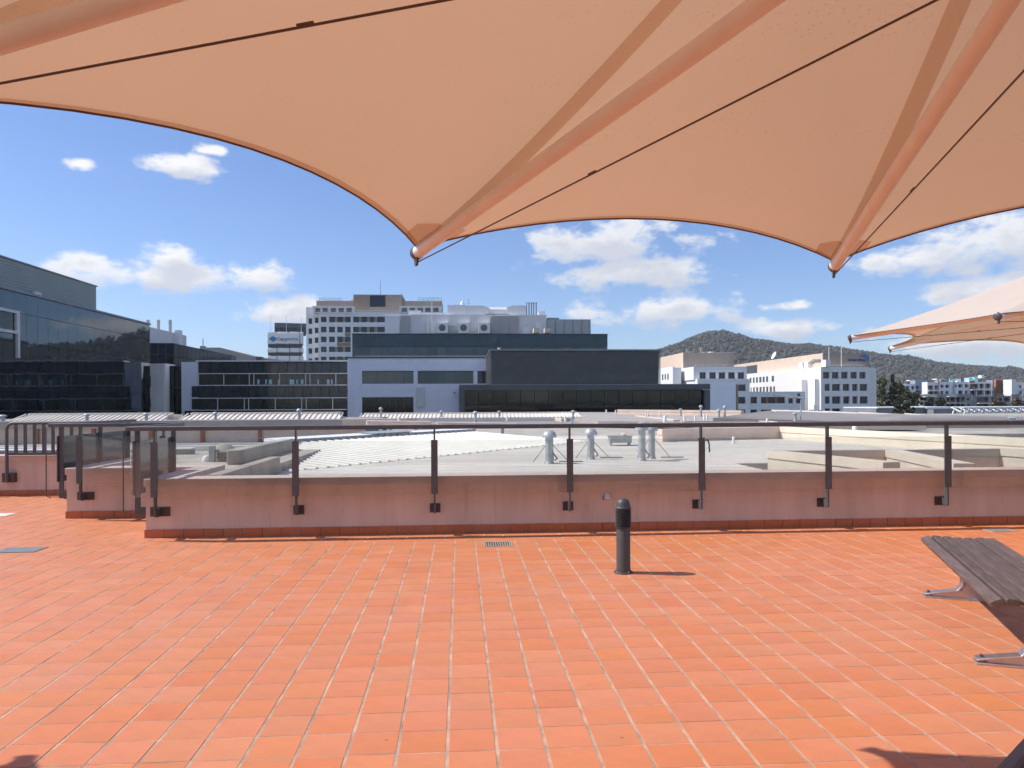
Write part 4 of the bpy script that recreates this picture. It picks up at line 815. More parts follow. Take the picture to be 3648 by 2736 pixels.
t = .12; rb = MB(); rs = MB()
while t < L_ - .05:
    s1 = s_start(t) - .03; a, b_ = sl_(t - .035, .0), sl_(t + .035, .0); c_, d_ = sl_(t + .035, s1), sl_(t - .035, s1); up = Vector((0, 0, .022)); k = E_ * .012
    rb.add([a, b_, c_, d_, a + up + k, b_ + up - k, c_ + up - k, d_ + up + k], [(4, 5, 6, 7), (0, 1, 5, 4), (1, 2, 6, 5), (2, 3, 7, 6), (3, 0, 4, 7)])
    e0, e1 = sl_(t + .03, s1 + .02), sl_(t + .22, s1 + .02); rs.prism([e0 + Vector((0, 0, .003)), e1 + Vector((0, 0, .003)), e1 + Vector((0, 0, .085)), e0 + Vector((0, 0, .085))], N_ * .02)
    t += .26
o = put('rib', rb, M_roofr, sr); o['kind'] = 'stuff'; o = put('rib_end_filler', rs, M_mgrey, sr); o['kind'] = 'stuff'
def ridge(t0, t1, z=.09): 
    a, b_ = sl_(t0, 4.05), sl_(t1, 4.05); return MB().add([a + N_ * -.02 + Vector((0, 0, z)), b_ + N_ * -.02 + Vector((0, 0, z)), b_ + N_ * .5 + Vector((0, 0, z + .03)), a + N_ * .5 + Vector((0, 0, z + .03)), a + N_ * -.02 + Vector((0, 0, z - .02)), b_ + N_ * -.02 + Vector((0, 0, z - .02)), b_ + N_ * .5, a + N_ * .5], [(0, 1, 2, 3), (4, 5, 1, 0), (3, 2, 6, 7), (5, 6, 2, 1), (0, 3, 7, 4)])
put('ridge_flashing', ridge(3.4, 6.4), M_white, sr); put('ridge_flashing', ridge(6.45, 8.0, .12), M_galv, sr); put('ridge_flashing', ridge(8.05, L_), M_white, sr)
put('lightning_tape', MB().tube([sl_(3.0, 4.3) + Vector((0, 0, .16)), sl_(6, 4.35) + Vector((0, 0, .17)), sl_(L_, 4.3) + Vector((0, 0, .16))], .008, 5), M_mgrey, sr)
# concrete deck and upstands on the left
def ubox(u0, v0, z0, u1, v1, z1): return MB().box(u0, v0, z0, u1, v1, z1)
dk = thing('concrete_deck', 'stained grey concrete deck left of the sloping ribbed roof', 'roof', UV(-5, 12, 0), TH)
put('slab', ubox(-5.15, 11.2, .1, -2.95, 16.2, .60).box(-3.4, 9.52, .1, -2.95, 11.2, .60).box(-15, 13.96, .1, -5.15, 16.2, .60), M_conc, dk, MT)
put('upstand', ubox(-3.12, 9.52, .602, -2.95, 12.6, .71), M_conc, dk, MT); put('upstand', ubox(-3.75, 12.4, .602, -3.5, 16.2, .84), M_conc, dk, MT, bevel=.02)
put('upstand', ubox(-12, 15.0, .602, -5.2, 15.2, .70), M_conc, dk, MT); put('upstand_cap', ubox(-12, 14.95, .701, -5.2, 15.26, .72), M_pvc, dk, MT)
put('edge_cap', ubox(-12, 16.05, .602, -3.8, 16.2, .70), M_pvc, dk, MT)
put('floor_strip', ubox(-4.6, 11.25, .601, -3.2, 11.5, .615), M_roofg, dk, MT)
# big mushroom fan
mv = G(800, 1642, .60); t = thing('mushroom_fan', 'wide weathered mushroom exhaust fan with a switch box on the concrete deck', 'fan', mv)
put('base', MB().lathe([(.17, 0), (.17, .05), (.13, .08), (.13, .16)], mv, 20), M_conc, t, smooth=True)
put('hood', MB().lathe([(.02, .14), (.21, .15), (.22, .17), (.15, .24), (.08, .29), (.02, .30)], mv, 20), M_conc, t, smooth=True)
put('switch_box', MB().box(mv.x - .17, mv.y - .25, mv.z, mv.x - .08, mv.y - .17, mv.z + .27), M_galv, t); put('cowl', MB().lathe([(.08, 0), (.08, .06), (.05, .10), (.01, .11)], mv + Vector((-.24, -.15, 0)), 14), M_pvc, t, smooth=True)

# vent pipes
def mushroom(label, x, yb_, yt, z, wcap, guys=False, d=None, wire=False):
    b_ = G(x, yb_, z) if d is None else P(x, yb_, d); dd = b_.y; h = (yb_ - yt) / F * dd; rc = wcap / F * dd / 2; rp = rc * .55
    t = thing('roof_vent', label, 'vent', b_, 0, 'mushroom capped roof vents')
    put('pipe', MB().cyl(b_ - Vector((0, 0, .05)), b_ + Vector((0, 0, h * .84)), rp, n=16).cyl(b_, b_ + Vector((0, 0, h * .08)), rp * 1.35, rp * 1.05, n=16), M_galv, t, smooth=True)
    put('cap', MB().lathe([(rp * .9, h * .80), (rc, h * .78), (rc * 1.02, h * .83), (rc * .95, h * .87), (rc * .72, h * .95), (rc * .35, h * .99), (.002, h)], b_, 20), M_galv, t, smooth=True)
    if guys:
        for k, (dx, dy) in enumerate(((-.30, -.05), (.36, -.02), (.1, .35))): put('stay_wire', MB().cyl(b_ + Vector((rp * (1 if dx > 0 else -1) * .9, 0, h * .55)), b_ + Vector((dx, dy, .035)), .006, n=5), M_dark, t)
        put('anchor_bar', MB().box(b_.x + .18, b_.y - .04, b_.z + .033, b_.x + .62, b_.y - .01, b_.z + .052), M_mgrey, t)
    if wire: put('cable_loop', MB().tube([b_ + Vector((rp + .02 + .05 * math.sin(k * .7), -.03, .04 + .03 * k + .02 * math.cos(k * .9))) for k in range(8)], .012, 6), M_dark, t)
    return t
mushroom('thick pipe vent with a wide dome cap held by wires, on the white roof', 1957, 1652, 1532, ZR, 52, True, wire=True)
mushroom('pipe vent behind the rail with wire stays, right of the dome capped vent', 2105, 1637, 1524, ZR, 46, True, wire=True)
mushroom('front one of the twin tall pipe vents crossing the rail', 2287, 1642, 1502, ZR, 48, False, wire=True)
mushroom('rear one of the twin tall pipe vents crossing the rail', 2322, 1636, 1506, ZR, 44, True)
hb_ = G(2210, 1588, ZR); t = thing('air_unit', 'low grey box unit on legs behind the white ribbed roof', 'air unit', hb_)
put('casing', MB().box(hb_.x - .28, hb_.y - .1, hb_.z + .08, hb_.x + .28, hb_.y + .3, hb_.z + .24), M_galv, t); put('lid', MB().box(hb_.x - .34, hb_.y - .14, hb_.z + .241, hb_.x + .30, hb_.y + .33, hb_.z + .265), M_conc, t)
for dx in (-.24, .24): put('leg', MB().box(hb_.x + dx - .02, hb_.y - .05, hb_.z, hb_.x + dx + .02, hb_.y + .25, hb_.z + .08), M_galv, t)
put('cowl', MB().lathe([(.07, 0), (.075, .03), (.05, .05), (.01, .055)], hb_ + Vector((.1, .1, .266)), 12), M_cream, t, smooth=True)

# parapets of the light wells on the right: turned about 20 degrees to the terrace
def upstand(label, p, dirv, length, h, mat, thick=.22, z=ZR, name='roof_upstand', low=.7):
    dirv = Vector((dirv[0], dirv[1], 0)).normalized()
    while uv_of(Vector((p[0], p[1], 0)) + dirv * length)[1] < 9.9: length -= .05
    ang = math.atan2(dirv.y, dirv.x); M = Matrix.Translation((p[0], p[1], z)) @ Matrix.Rotation(ang, 4, 'Z')
    t = link(name, None, None, M); tag(t, label, 'upstand')
    put('wall', MB().box(0, 0, -low, length, thick, h * .55), mat, t, M); put('capping', MB().box(-.02, -.02, h * .552, length + .02, thick + .02, h), mat, t, M); put('shadow_joint', MB().box(.01, .012, h * .545, length - .01, thick - .012, h * .555), M_mgrey, t, M); return t
pA = G(2360, 1575, ZR); pB = G(2776, 1563, ZR); pC = G(3240, 1596, ZR)
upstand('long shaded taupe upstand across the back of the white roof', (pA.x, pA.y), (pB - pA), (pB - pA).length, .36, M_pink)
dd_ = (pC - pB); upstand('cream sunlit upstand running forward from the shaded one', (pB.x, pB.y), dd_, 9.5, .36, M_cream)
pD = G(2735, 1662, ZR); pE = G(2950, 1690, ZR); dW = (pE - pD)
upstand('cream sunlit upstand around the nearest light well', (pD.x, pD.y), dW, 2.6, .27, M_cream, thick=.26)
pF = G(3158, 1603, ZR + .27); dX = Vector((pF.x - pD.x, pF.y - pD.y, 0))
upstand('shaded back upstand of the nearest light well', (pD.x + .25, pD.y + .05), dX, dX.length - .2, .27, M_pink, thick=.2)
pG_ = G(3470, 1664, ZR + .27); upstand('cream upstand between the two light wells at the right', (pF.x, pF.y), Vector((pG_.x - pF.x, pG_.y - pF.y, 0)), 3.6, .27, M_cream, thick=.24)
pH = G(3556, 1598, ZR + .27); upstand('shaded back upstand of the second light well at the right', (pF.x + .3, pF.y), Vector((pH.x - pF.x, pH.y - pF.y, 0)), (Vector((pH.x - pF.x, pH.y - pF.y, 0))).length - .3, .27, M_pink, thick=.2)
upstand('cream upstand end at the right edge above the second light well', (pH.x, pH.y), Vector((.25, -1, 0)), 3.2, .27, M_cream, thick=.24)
t = put('lower_roof', MB().box(5.0, V1, -.3, 12, 13.4, .05), M_roofg, None, MT); tag(t, 'dark sunken roof inside the light wells at the right', 'roof')
t = put('lower_roof', MB().box(12, V1, -.3, 45, 37, .30), M_rooft, None, MT); tag(t, 'grey roof beyond the cream upstands at the right edge', 'roof')
pts_ = [(2960, 1524), (3040, 1541), (3200, 1549), (3400, 1557), (3648, 1578), (3800, 1590)]
t = put('conduit', MB().tube([G(x, y, .40) for x, y in pts_], .025, 6), M_pvc); tag(t, 'upper white conduit curving across the right roof', 'pipe')
pts_ = [(2780, 1529), (3000, 1543), (3300, 1562), (3648, 1592), (3800, 1606)]
t = put('conduit', MB().tube([G(x, y, .62) for x, y in pts_], .02, 6), M_pvc); tag(t, 'lower white conduit running along the cream upstand', 'pipe')
# wall with brick piers on the far side of the gap, and the ribbed mansards behind it
rQ, fQ = building('service_wing', 'long low taupe wall with brick piers behind the railings, left', 600, 26, cat='wall')
fQ.put('wall', MB().box(fQ.u(-900), 0, -.6, fQ.u(1300), .4, fQ.z(600, 1522)), M_pink); fQ.put('fascia', MB().box(fQ.u(-900), -.15, fQ.z(600, 1524), fQ.u(1220), .4, fQ.z(600, 1498)), M_rooft)
fQ.put('fascia', MB().box(fQ.u(1221), -.2, fQ.z(1300, 1521), fQ.u(1410), .4, fQ.z(1300, 1492)), M_pink)
for px in (-75, 133, 335, 538, 722, 927): u_ = fQ.u(px); fQ.put('pier', MB().box(u_ - .06, -.08, -.6, u_ + .06, -.002, fQ.z(600, 1525)), M_brick)
fQ.put('deck', MB().box(fQ.u(-900), .4, -.6, fQ.u(1300), 8, fQ.z(600, 1505)), M_roofg)
t = put('lower_roof', MB().box(-14, 16.2, -.3, 9, 25.5, .28), M_roofg, None, MT); tag(t, 'grey membrane roof between the concrete deck and the brick piered wall', 'roof')
def mansard(label, x0, x1, yb_, yt, d, pitch=.21, mat=M_roofw, fr_off=0, gap=(0, 0)):
    r_, f_ = building('mansard_roof', label, (x0 + x1) / 2, d, cat='roof', group='ribbed mansard roofs beyond the gap')
    a, b_ = f_.u(x0), f_.u(x1); xm_ = (x0 + x1) / 2; z0_, z1_ = f_.z(xm_, yb_), f_.z(xm_, yt) + .03; dp = 1.2
    z1_ = EYE - (EYE - f_.z(xm_, yt)) * (d + dp) / d
    f_.put('sheet', MB().add([(a, 0, z0_), (b_, 0, z0_), (b_ - .25, dp, z1_), (a + .25, dp, z1_), (a, 5, z0_ - .4), (b_, 5, z0_ - .4), (a, 0, z0_ - 1), (b_, 0, z0_ - 1)], [(0, 1, 2, 3), (3, 2, 5, 4), (0, 3, 4), (1, 5, 2), (6, 7, 1, 0)]), mat)
    m = MB(); u_ = a + .1
    while u_ < b_ - .1:
        m.add([(u_ - .02, 0, z0_ + .002), (u_ + .02, 0, z0_ + .002), (u_ + .02, dp, z1_ + .002), (u_ - .02, dp, z1_ + .002), (u_ - .012, -.01, z0_ + .045), (u_ + .012, -.01, z0_ + .045), (u_ + .012, dp, z1_ + .045), (u_ - .012, dp, z1_ + .045)], [(4, 5, 6, 7), (0, 1, 5, 4), (1, 2, 6, 5), (3, 0, 4, 7)]); u_ += pitch
    o = f_.put('rib', m, mat); o['kind'] = 'stuff'
    f_.put('ridge_cap', MB().box(a + .2, dp - .05, z1_ - .01, b_ - .2, dp + .35, z1_ + .06), mat); return r_
mansard('ribbed white mansard at the far left below the black building', 18, 585, 1503, 1477, 29)
mansard('ribbed white mansard in the left middle below the banded office', 622, 1215, 1501, 1474, 30)
mansard('long low ribbed mansard in front of the panelled office', 1272, 2080, 1488, 1473, 40)
p_ = P(606, 1478, 30); t = put('roof_upstand', MB().box(p_.x - .16, p_.y, -.2, p_.x + .16, p_.y + .8, p_.z), M_cream); tag(t, 'small cream upstand in the gap between the two left mansards', 'upstand')
# half-round pale ducts
def duct(label, x0, y0, x1, y1, d, rpx):
    a, b_ = P(x0, y0, d), P(x1, y1, d + .8); r_ = rpx / F * d; t = thing('round_duct', label, 'duct', (a + b_) / 2)
    put('pipe', MB().cyl(a, b_, r_, n=20), M_pink if False else M_coping, t, smooth=True); dv = (b_ - a).normalized(); put('end_cap', MB().cyl(b_, b_ + dv * .03, r_ * 1.06, n=20), M_conc, t, smooth=True); put('saddle', MB().box(a.x + .4, a.y - .1, .2, a.x + .5, a.y + .1, a.z - r_ * .9), M_galv, t); put('saddle', MB().box(b_.x - .5, b_.y - .1, .2, b_.x - .4, b_.y + .1, b_.z - r_ * .9), M_galv, t)
duct('pale horizontal round duct above the rail, left of the pair', 1306, 1506, 1530, 1509, 24, 9.5); duct('pale horizontal round duct above the rail, right of the pair', 1556, 1509, 1838, 1514, 24.5, 7.5)
# taupe roofs beyond, level with the rail
def slab(label, pts, z, mat, th=.25, name='lower_roof'):
    m = MB().prism([G(x, y, z) for x, y in pts], (0, 0, -th)); t = put(name, m, mat); return tag(t, label, 'roof')
slab('dark taupe sunken roof above the rail in the middle', [(1460, 1512), (2380, 1512), (2260, 1489), (1560, 1493)], .55, M_roofg)
slab('wide pale taupe roof with many small pipes, right of centre', [(2130, 1500), (2760, 1506), (3300, 1508), (2900, 1488), (2600, 1478), (2250, 1474), (1950, 1478)], .72, M_rooft)
slab('far taupe roof in front of the black glass hall', [(1900, 1484), (2700, 1484), (2640, 1470), (2060, 1468)], .60, M_rooft)
def lowwall(label, x0, y0, x1, y1, z, hpx, mat, th=.25):
    a, b_ = G(x0, y0, z), G(x1, y1, z); h = hpx / F * a.y; dv = b_ - a; upstand(label, (a.x, a.y), dv, dv.length, h, mat, th, z, low=.15)
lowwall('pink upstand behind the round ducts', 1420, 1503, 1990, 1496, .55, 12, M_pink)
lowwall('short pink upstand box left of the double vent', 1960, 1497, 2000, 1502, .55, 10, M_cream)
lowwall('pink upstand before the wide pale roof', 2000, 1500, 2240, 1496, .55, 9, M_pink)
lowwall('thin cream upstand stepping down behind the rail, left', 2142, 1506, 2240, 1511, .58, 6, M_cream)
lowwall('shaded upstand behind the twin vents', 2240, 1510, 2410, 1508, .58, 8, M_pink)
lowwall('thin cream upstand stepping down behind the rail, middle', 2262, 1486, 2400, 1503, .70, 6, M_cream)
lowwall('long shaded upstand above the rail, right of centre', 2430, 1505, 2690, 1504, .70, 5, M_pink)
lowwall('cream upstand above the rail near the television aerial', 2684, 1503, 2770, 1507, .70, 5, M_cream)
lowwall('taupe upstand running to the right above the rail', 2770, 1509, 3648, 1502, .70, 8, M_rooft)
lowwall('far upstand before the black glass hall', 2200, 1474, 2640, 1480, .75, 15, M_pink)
# big pale roof slope at the right with stepped ridge caps
rs_ = thing('metal_roof', 'broad taupe ribbed roof slope with stepped white ridge caps, right', 'roof', P(3000, 1490, 36))
bot = [P(x, y, 31) for x, y in ((2540, 1489), (3100, 1503), (3900, 1508))]; tops = [P(x, y, 37) for x, y in ((2738, 1463), (3200, 1474), (3900, 1486))]
put('sheet', MB().add([*bot, *tops], [(0, 1, 4, 3), (1, 2, 5, 4)]).add([*tops, *[p + Vector((0, 5, -.6)) for p in tops]], [(0, 1, 4, 3), (1, 2, 5, 4)]), M_rooft, rs_)
put('fascia', MB().add([*bot, *[Vector((p.x, p.y, .15)) for p in bot]], [(0, 3, 4, 1), (1, 4, 5, 2)]), M_rooft, rs_)
rb = MB()
for i in range(120):
    f_ = (i + .5) / 120; x_ = 2 * f_; k = int(x_ >= 1); g_ = x_ - k; a = bot[k].lerp(bot[k + 1], g_); b_ = tops[k].lerp(tops[k + 1], g_); w_ = Vector((.03, 0, 0)); up = Vector((0, 0, .012))
    rb.add([a - w_, a + w_, b_ + w_, b_ - w_, a + up, b_ + up], [(0, 4, 5, 3), (4, 1, 2, 5), (0, 1, 4)])
o = put('rib', rb, M_rooft, rs_); o['kind'] = 'stuff'
for x0_, y0_, x1_, y1_ in ((2748, 1462, 2818, 1463), (2822, 1463.5, 2926, 1467), (2930, 1466, 3056, 1472), (3060, 1470, 3218, 1478), (3222, 1474, 3420, 1486), (3425, 1480, 3700, 1492)):
    a, b_ = P(x0_, y0_ + 1, 36.9), P(x1_, y1_ + 1, 36.9); put('ridge_cap', MB().prism([a + Vector((0, -.7, -.07)), b_ + Vector((0, -.7, -.07)), b_, a], (0, 0, .05)), M_roofw, rs_)
# vents on those roofs
for lab, x, yb_, yt, d, w in (('squat mushroom vent at the left picture edge', 10, 1506, 1477, 27.6, 26), ('mushroom vent on the far left mansard above the barred railing', 310, 1508, 1473, 27.6, 21), ('mushroom vent near the right end of the far left mansard', 521, 1500, 1470, 27.6, 20), ('mushroom vent on the mansard below the banded office, left one', 768, 1500, 1467, 28.3, 17), ('tall mushroom vent on the mansard below the banded office, right one', 1066, 1500, 1455, 28.3, 19), ('slim tall mushroom vent before the strip windows', 1357, 1492, 1450, 38, 14),
        ('small mushroom vent left of the black glass hall', 1573, 1482, 1463, 37.5, 14), ('mushroom vent on a slanted pipe at the hall corner', 1694, 1506, 1464, 26, 19), ('small mushroom vent under the umbrella reflections', 1779, 1481, 1463, 37.5, 14), ('upper cowl of the double stacked vent above the rail', 2042, 1490, 1461, 26, 15), ('lower cowl of the double stacked vent above the rail', 2038, 1512, 1481, 24.5, 19), ('short mushroom vent before the black hall glass', 2425, 1477, 1455, 34, 13),
        ('tall slim mushroom vent before the black hall column', 2497, 1480, 1443, 33, 14), ('short mushroom vent of the pair before the white office', 2561, 1489, 1457, 31.5, 15), ('tall mushroom vent of the pair before the white office', 2582, 1488, 1444, 31.5, 14), ('mushroom vent beside the television aerial', 2833, 1498, 1468, 30, 20), ('grey dome vent near the lattice girder', 3608, 1508, 1484, 28, 36)):
    mushroom(lab, x, yb_, yt, 0, w, d=d)
def pipe(label, x, yb_, yt, d, w):
    b_ = P(x, yb_, d); h = (yb_ - yt) / F * d; r_ = w / F * d / 2; t = put('vent_pipe', MB().lathe([(r_ * 1.25, -.05), (r_ * 1.25, h * .3), (r_, h * .34), (r_, h * .9), (r_ * .8, h), (.002, h * 1.01)], b_, 12), M_pvc, smooth=True); tag(t, label, 'vent pipe', 'small white vent pipes')
for lab, x, yb_, yt, d, w in (('small white pipe behind the left round duct', 1421, 1503, 1485, 25, 7), ('small white pipe on the dark sunken roof', 1806, 1495, 1481, 30, 7), ('small white pipe left of the wide pale roof', 2014, 1499, 1484, 30, 7), ('far small white pipe before the black hall, left one', 2160, 1470, 1459, 40, 5), ('far small white pipe before the black hall, right one', 2193, 1472, 1461, 40, 5), ('left small pipe of the near touching pair on the pale roof', 2301, 1482, 1468, 34, 5), ('right small pipe of the near touching pair on the pale roof', 2308, 1482, 1468, 33.5, 5), ('lone far small white pipe on the pale roof', 2350, 1479, 1466, 35, 5),
        ('stout white pipe above the twin vents', 2369, 1500, 1480, 29, 11), ('small white pipe in the middle of the pale roof', 2438, 1498, 1480, 29.5, 7), ('small white pipe right of the middle of the pale roof', 2477, 1496, 1479, 30, 7), ('left white pipe of the close pair before the white office', 2509, 1492, 1476, 30.5, 7), ('right white pipe of the close pair before the white office', 2519, 1492, 1476, 30.3, 7), ('short white pipe before the right roof slope', 2733, 1500, 1490, 29, 7), ('white pipe standing on the near white roof, right of the strap', 2613, 1586, 1556, 20.0, 10), ('stout white pipe by the curving conduit at the right', 3045, 1545, 1519, 23, 18)):
    pipe(lab, x, yb_, yt, d, w)
# television aerial
a = P(2852, 1526, 30); b_ = P(2854, 1412, 30); t = thing('television_aerial', 'television aerial with a long boom on a thin mast', 'aerial', a)
put('mast', MB().cyl(a, b_, .025, n=8), M_galv, t); k0, k1 = P(2755, 1406, 29), P(2870, 1419, 30.2); put('boom', MB().cyl(k0, k1, .016, n=6), M_dark, t)
put('reflector', MB().cyl(P(2800, 1416, 29.9), P(2868, 1418, 29.9), .03, n=6), M_galv, t)
for f_ in lin(0.05, .8, 9): p = k0.lerp(k1, f_); put('element', MB().cyl(p + Vector((0, -.35, 0)), p + Vector((0, .35, 0)), .008, n=5), M_galv, t)
put('amplifier', MB().box(*(P(2842, 1412, 29.95)), *(P(2842, 1412, 29.95) + Vector((.09, .08, .12)))), M_dark, t)

# ================================================================== TERRACE
fl = structure(put('terrace_floor', MB().box(-14, -10, -.6, 14, 9.3, -.0022).box(-14, 9.3, -.6, -3.5, 13.8, -.0022), M_grout, None, MT))
VW1, VW2, VW3 = 9.20, 10.87, 13.65; UW1, UW2 = -3.72, -5.46
GU, GV = .014, .008
def tile_mesh(w, h):
    m = MB(); z0, z1, c = -.02, 0.0, .0018; w /= 2; h /= 2
    m.add([(-w, -h, z0), (w, -h, z0), (w, h, z0), (-w, h, z0), (-w, -h, z1 - c), (w, -h, z1 - c), (w, h, z1 - c), (-w, h, z1 - c), (-w + c, -h + c, z1), (w - c, -h + c, z1), (w - c, h - c, z1), (-w + c, h - c, z1)],
          [(0, 1, 5, 4), (1, 2, 6, 5), (2, 3, 7, 6), (3, 0, 4, 7), (4, 5, 9, 8), (5, 6, 10, 9), (6, 7, 11, 10), (7, 4, 8, 11), (8, 9, 10, 11)]); return m
full = tile_mesh(TP - GU, TP - GV); full_me = full.mesh('tile', M_tile)
DR = [(G(1722, 1948, 0), G(1826, 1929, 0)), (G(0, 1971, 0), G(148, 1949, 0)), (G(3512, 1898, 0), G(3616, 1884, 0))]
spots = []; rt = random.Random(11); jmax = int((9.2 - .47 - TV0) / TP)
for j in range(0, 90):
    v0 = TV0 + j * TP
    if v0 + TP > VW3: break
    border = 0
    for i in range(-62, 62):
        u0 = TU0 + i * TP + (.114 if VW1 - .47 < v0 + TP / 2 < VW1 else 0)
        cu, cv_ = u0 + TP / 2, v0 + TP / 2
        if v0 + TP > VW1 - .02 and cu > UW1 - .11: continue
        if cv_ > VW2 - .1 and cu > UW2 - .11: continue
        if not -13.9 < cu < 13.9: continue
        p = UV(cu, cv_); spots.append((p, cu, cv_))
def in_view(p):
    if p.y < 3.2: return False
    return abs(p.x / p.y) < .69
vis = sorted([s for s in spots if in_view(s[0]) and s[0].y > 3.25], key=lambda s: s[0].y)[:300]; keep = {id(s) for s in vis}
for p, cu, cv_ in vis:
    o = bpy.data.objects.new('tile', full_me); C.objects.link(o); o.parent = fl; o.matrix_basis = MT.inverted() @ (Matrix.Translation((p.x, p.y, rt.uniform(-.0008, .0006))) @ Matrix.Rotation(TH + rt.gauss(0, .0028), 4, 'Z') @ Matrix.Rotation(rt.gauss(0, .0012), 4, 'X'))
tf = MB()
for s in spots:
    if id(s) in keep: continue
    p, cu, cv_ = s; n = len(tf.v); dz = rt.uniform(-.0008, .0006); w = rt.gauss(0, .0028)
    tf.v += [(cu + x - y * w, cv_ + y + x * w, z + dz) for x, y, z in full.v]; tf.f += [tuple(i + n for i in f) for f in full.f]
# cut row against the wall
for i in range(-16, 60):
    cu = UW1 + .0 + (i + 16) * TP + .114; n = len(tf.v); v_hi = VW1 - .014; v_lo = TV0 + (int((VW1 - .02 - TV0) / TP)) * TP + .004
    if v_hi - v_lo < .03: continue
    cut = tile_mesh(TP - GU, v_hi - v_lo); tf.v += [(cu + x, (v_lo + v_hi) / 2 + y, z) for x, y, z in cut.v]; tf.f += [tuple(k + n for k in f) for f in cut.f]
def cut_tile(u0, v0, u1, v1):
    if u1 - u0 < .03 or v1 - v0 < .03: return
    n = len(tf.v); c_ = tile_mesh(u1 - u0 - GU, v1 - v0 - GV); tf.v.extend(((u0 + u1) / 2 + x, (v0 + v1) / 2 + y, z) for x, y, z in c_.v); tf.f.extend(tuple(k + n for k in f) for f in c_.f)
rows = {}
for p, cu, cv_ in spots: rows.setdefault(round(cv_ - TP / 2, 4), []).append(cu + TP / 2)
for v0, us in rows.items():
    if v0 + TP > VW1 - .02:
        cut_tile(max(us), v0, (UW1 if v0 + TP < VW2 - .02 else UW2) - .002, v0 + TP)
    if v0 + TP > VW2 - .25 and v0 + TP < VW2 - .01:
        nxt = v0 + TP
        for k in range(12): cut_tile(UW2 + k * TP * .75, nxt, min(UW2 + (k + 1) * TP * .75, UW1), VW2 - .014)
vlast = max(rows) + TP
for k in range(40): cut_tile(UW2 - (k + 1) * TP, vlast, UW2 - k * TP, VW3 - .014)
o = put('tile_field', tf, M_tile, fl, MT); o['kind'] = 'stuff'

def parapet(label, boxes, skirts, top=.70):
    t = thing('parapet_wall', label, 'wall', UV(boxes[0][0], boxes[0][1]), TH)
    m = MB(); c_ = MB()
    for u0, v0, u1, v1 in boxes: m.box(u0, v0, -.5, u1, v1, top - .095)
    put('wall', m, M_wall, t, MT)
    for u0, v0, u1, v1 in boxes: c_.box(u0 - .018, v0 - .018, top - .094, u1 + .018, v1 + .018, top)
    put('coping', c_, M_coping, t, MT, bevel=.006)
    for u0, v0, u1 in skirts:
        n = round((u1 - u0) / TP); w = (u1 - u0) / n
        me = MB().box(.003, -.014, .002, w - .003, -.001, .098).mesh('skirting_tile', M_skirt)
        for k in range(n): link('skirting_tile', me, t, MT @ Matrix.Translation((u0 + k * w, v0 + rt.uniform(-.001, .0005), rt.uniform(-.001, .001))))
    return t
parapet('long pink rendered parapet wall with terracotta skirting in the middle', [(UW1, VW1, 13.9, VW1 + .3), (UW1, VW1 + .301, UW1 + .3, VW2 - .002)], [(UW1 - .015, VW1, 13.4)])
parapet('short pink parapet wall set back at the left', [(UW2, VW2, UW1 + .299, VW2 + .3), (UW2, VW2 + .301, UW2 + .3, VW3 - .002)], [(UW2 - .015, VW2, UW1)])
parapet('farthest pink parapet wall at the left picture edge', [(-13.9, VW3, UW2 + .299, VW3 + .3)], [(-13.8, VW3, UW2)])

# balustrades
ZRAIL = 1.325
def bal(label, cat='balustrade'):
    return thing('balustrade', label, cat, UV(0, 9.1), TH)
def post(b, u, v, side='front', plate=(.127, .11), zplate=.31, clampw=.078):
    """flat steel post standing off the wall face on a base plate, with a clamp bar for the glass"""
    if side == 'front':
        p = put('post', MB().box(u - .010, v - .03, zplate - .04, u + .010, v + .03, ZRAIL - .05), M_dark, b, MT)
        put('clamp', MB().box(u - clampw / 2, v - .045, .50, u + clampw / 2, v - .031, 1.145), M_dark, p, MT, bevel=.002)
        put('arm', MB().box(u - .010, v + .031, zplate - .05, u + .010, VFACE - .013, zplate + .05), M_dark, p, MT); put('base_plate', MB().box(u - plate[0] / 2, VFACE - .012, zplate - plate[1] / 2, u + plate[0] / 2, VFACE - .001, zplate + plate[1] / 2), M_darkrust, p, MT)
    else:
        p = put('post', MB().box(u - .03, v - .010, zplate - .04, u + .03, v + .010, ZRAIL - .05), M_dark, b, MT)
        put('clamp', MB().box(u - .045, v - clampw / 2, .50, u - .031, v + clampw / 2, 1.145), M_dark, p, MT)
        put('arm', MB().box(u + .031, v - .010, zplate - .05, UFACE - .013, v + .010, zplate + .05), M_dark, p, MT); put('base_plate', MB().box(UFACE - .012, v - .06, zplate - .055, UFACE - .001, v + .06, zplate + .055), M_darkrust, p, MT)
    return p
fr1 = Fr(None, UV(0, VW1 - .15), TH)
b1 = bal('glass balustrade with dark posts and flat rail on the long parapet')
vr = VW1 - .15; ur = UW1 - .12; VFACE = VW1; UFACE = UW1
put('handrail', MB().box(ur - .03, vr - .035, ZRAIL - .05, 13.4, vr + .035, ZRAIL).box(ur - .03, vr + .036, ZRAIL - .05, ur + .035, VW2 - .15, ZRAIL), M_dark, b1, MT, bevel=.004)
pu = [fr1.u(x, 1660) for x in (553, 1055, 1548, 2029, 2497, 2947, 3372)]; pu += [pu[-1] + (pu[-1] - pu[-2]) * k for k in (1, 2, 3, 4)]
for k, u in enumerate(pu):
    if k == 0: post(b1, u, vr, plate=(.23, .11))
    else: post(b1, u, vr)
for a_, c_ in zip(pu[:-1], pu[1:]): put('glass_panel', MB().box(a_ + .012, vr - .030, .50, c_ - .012, vr - .020, 1.14), M_glass, b1, MT)
for v in (vr + .22, vr + 1.35): post(b1, ur, v, 'side')
put('glass_panel', MB().box(ur - .030, vr + .25, .50, ur - .020, vr + 1.33, 1.14), M_glass, b1, MT)
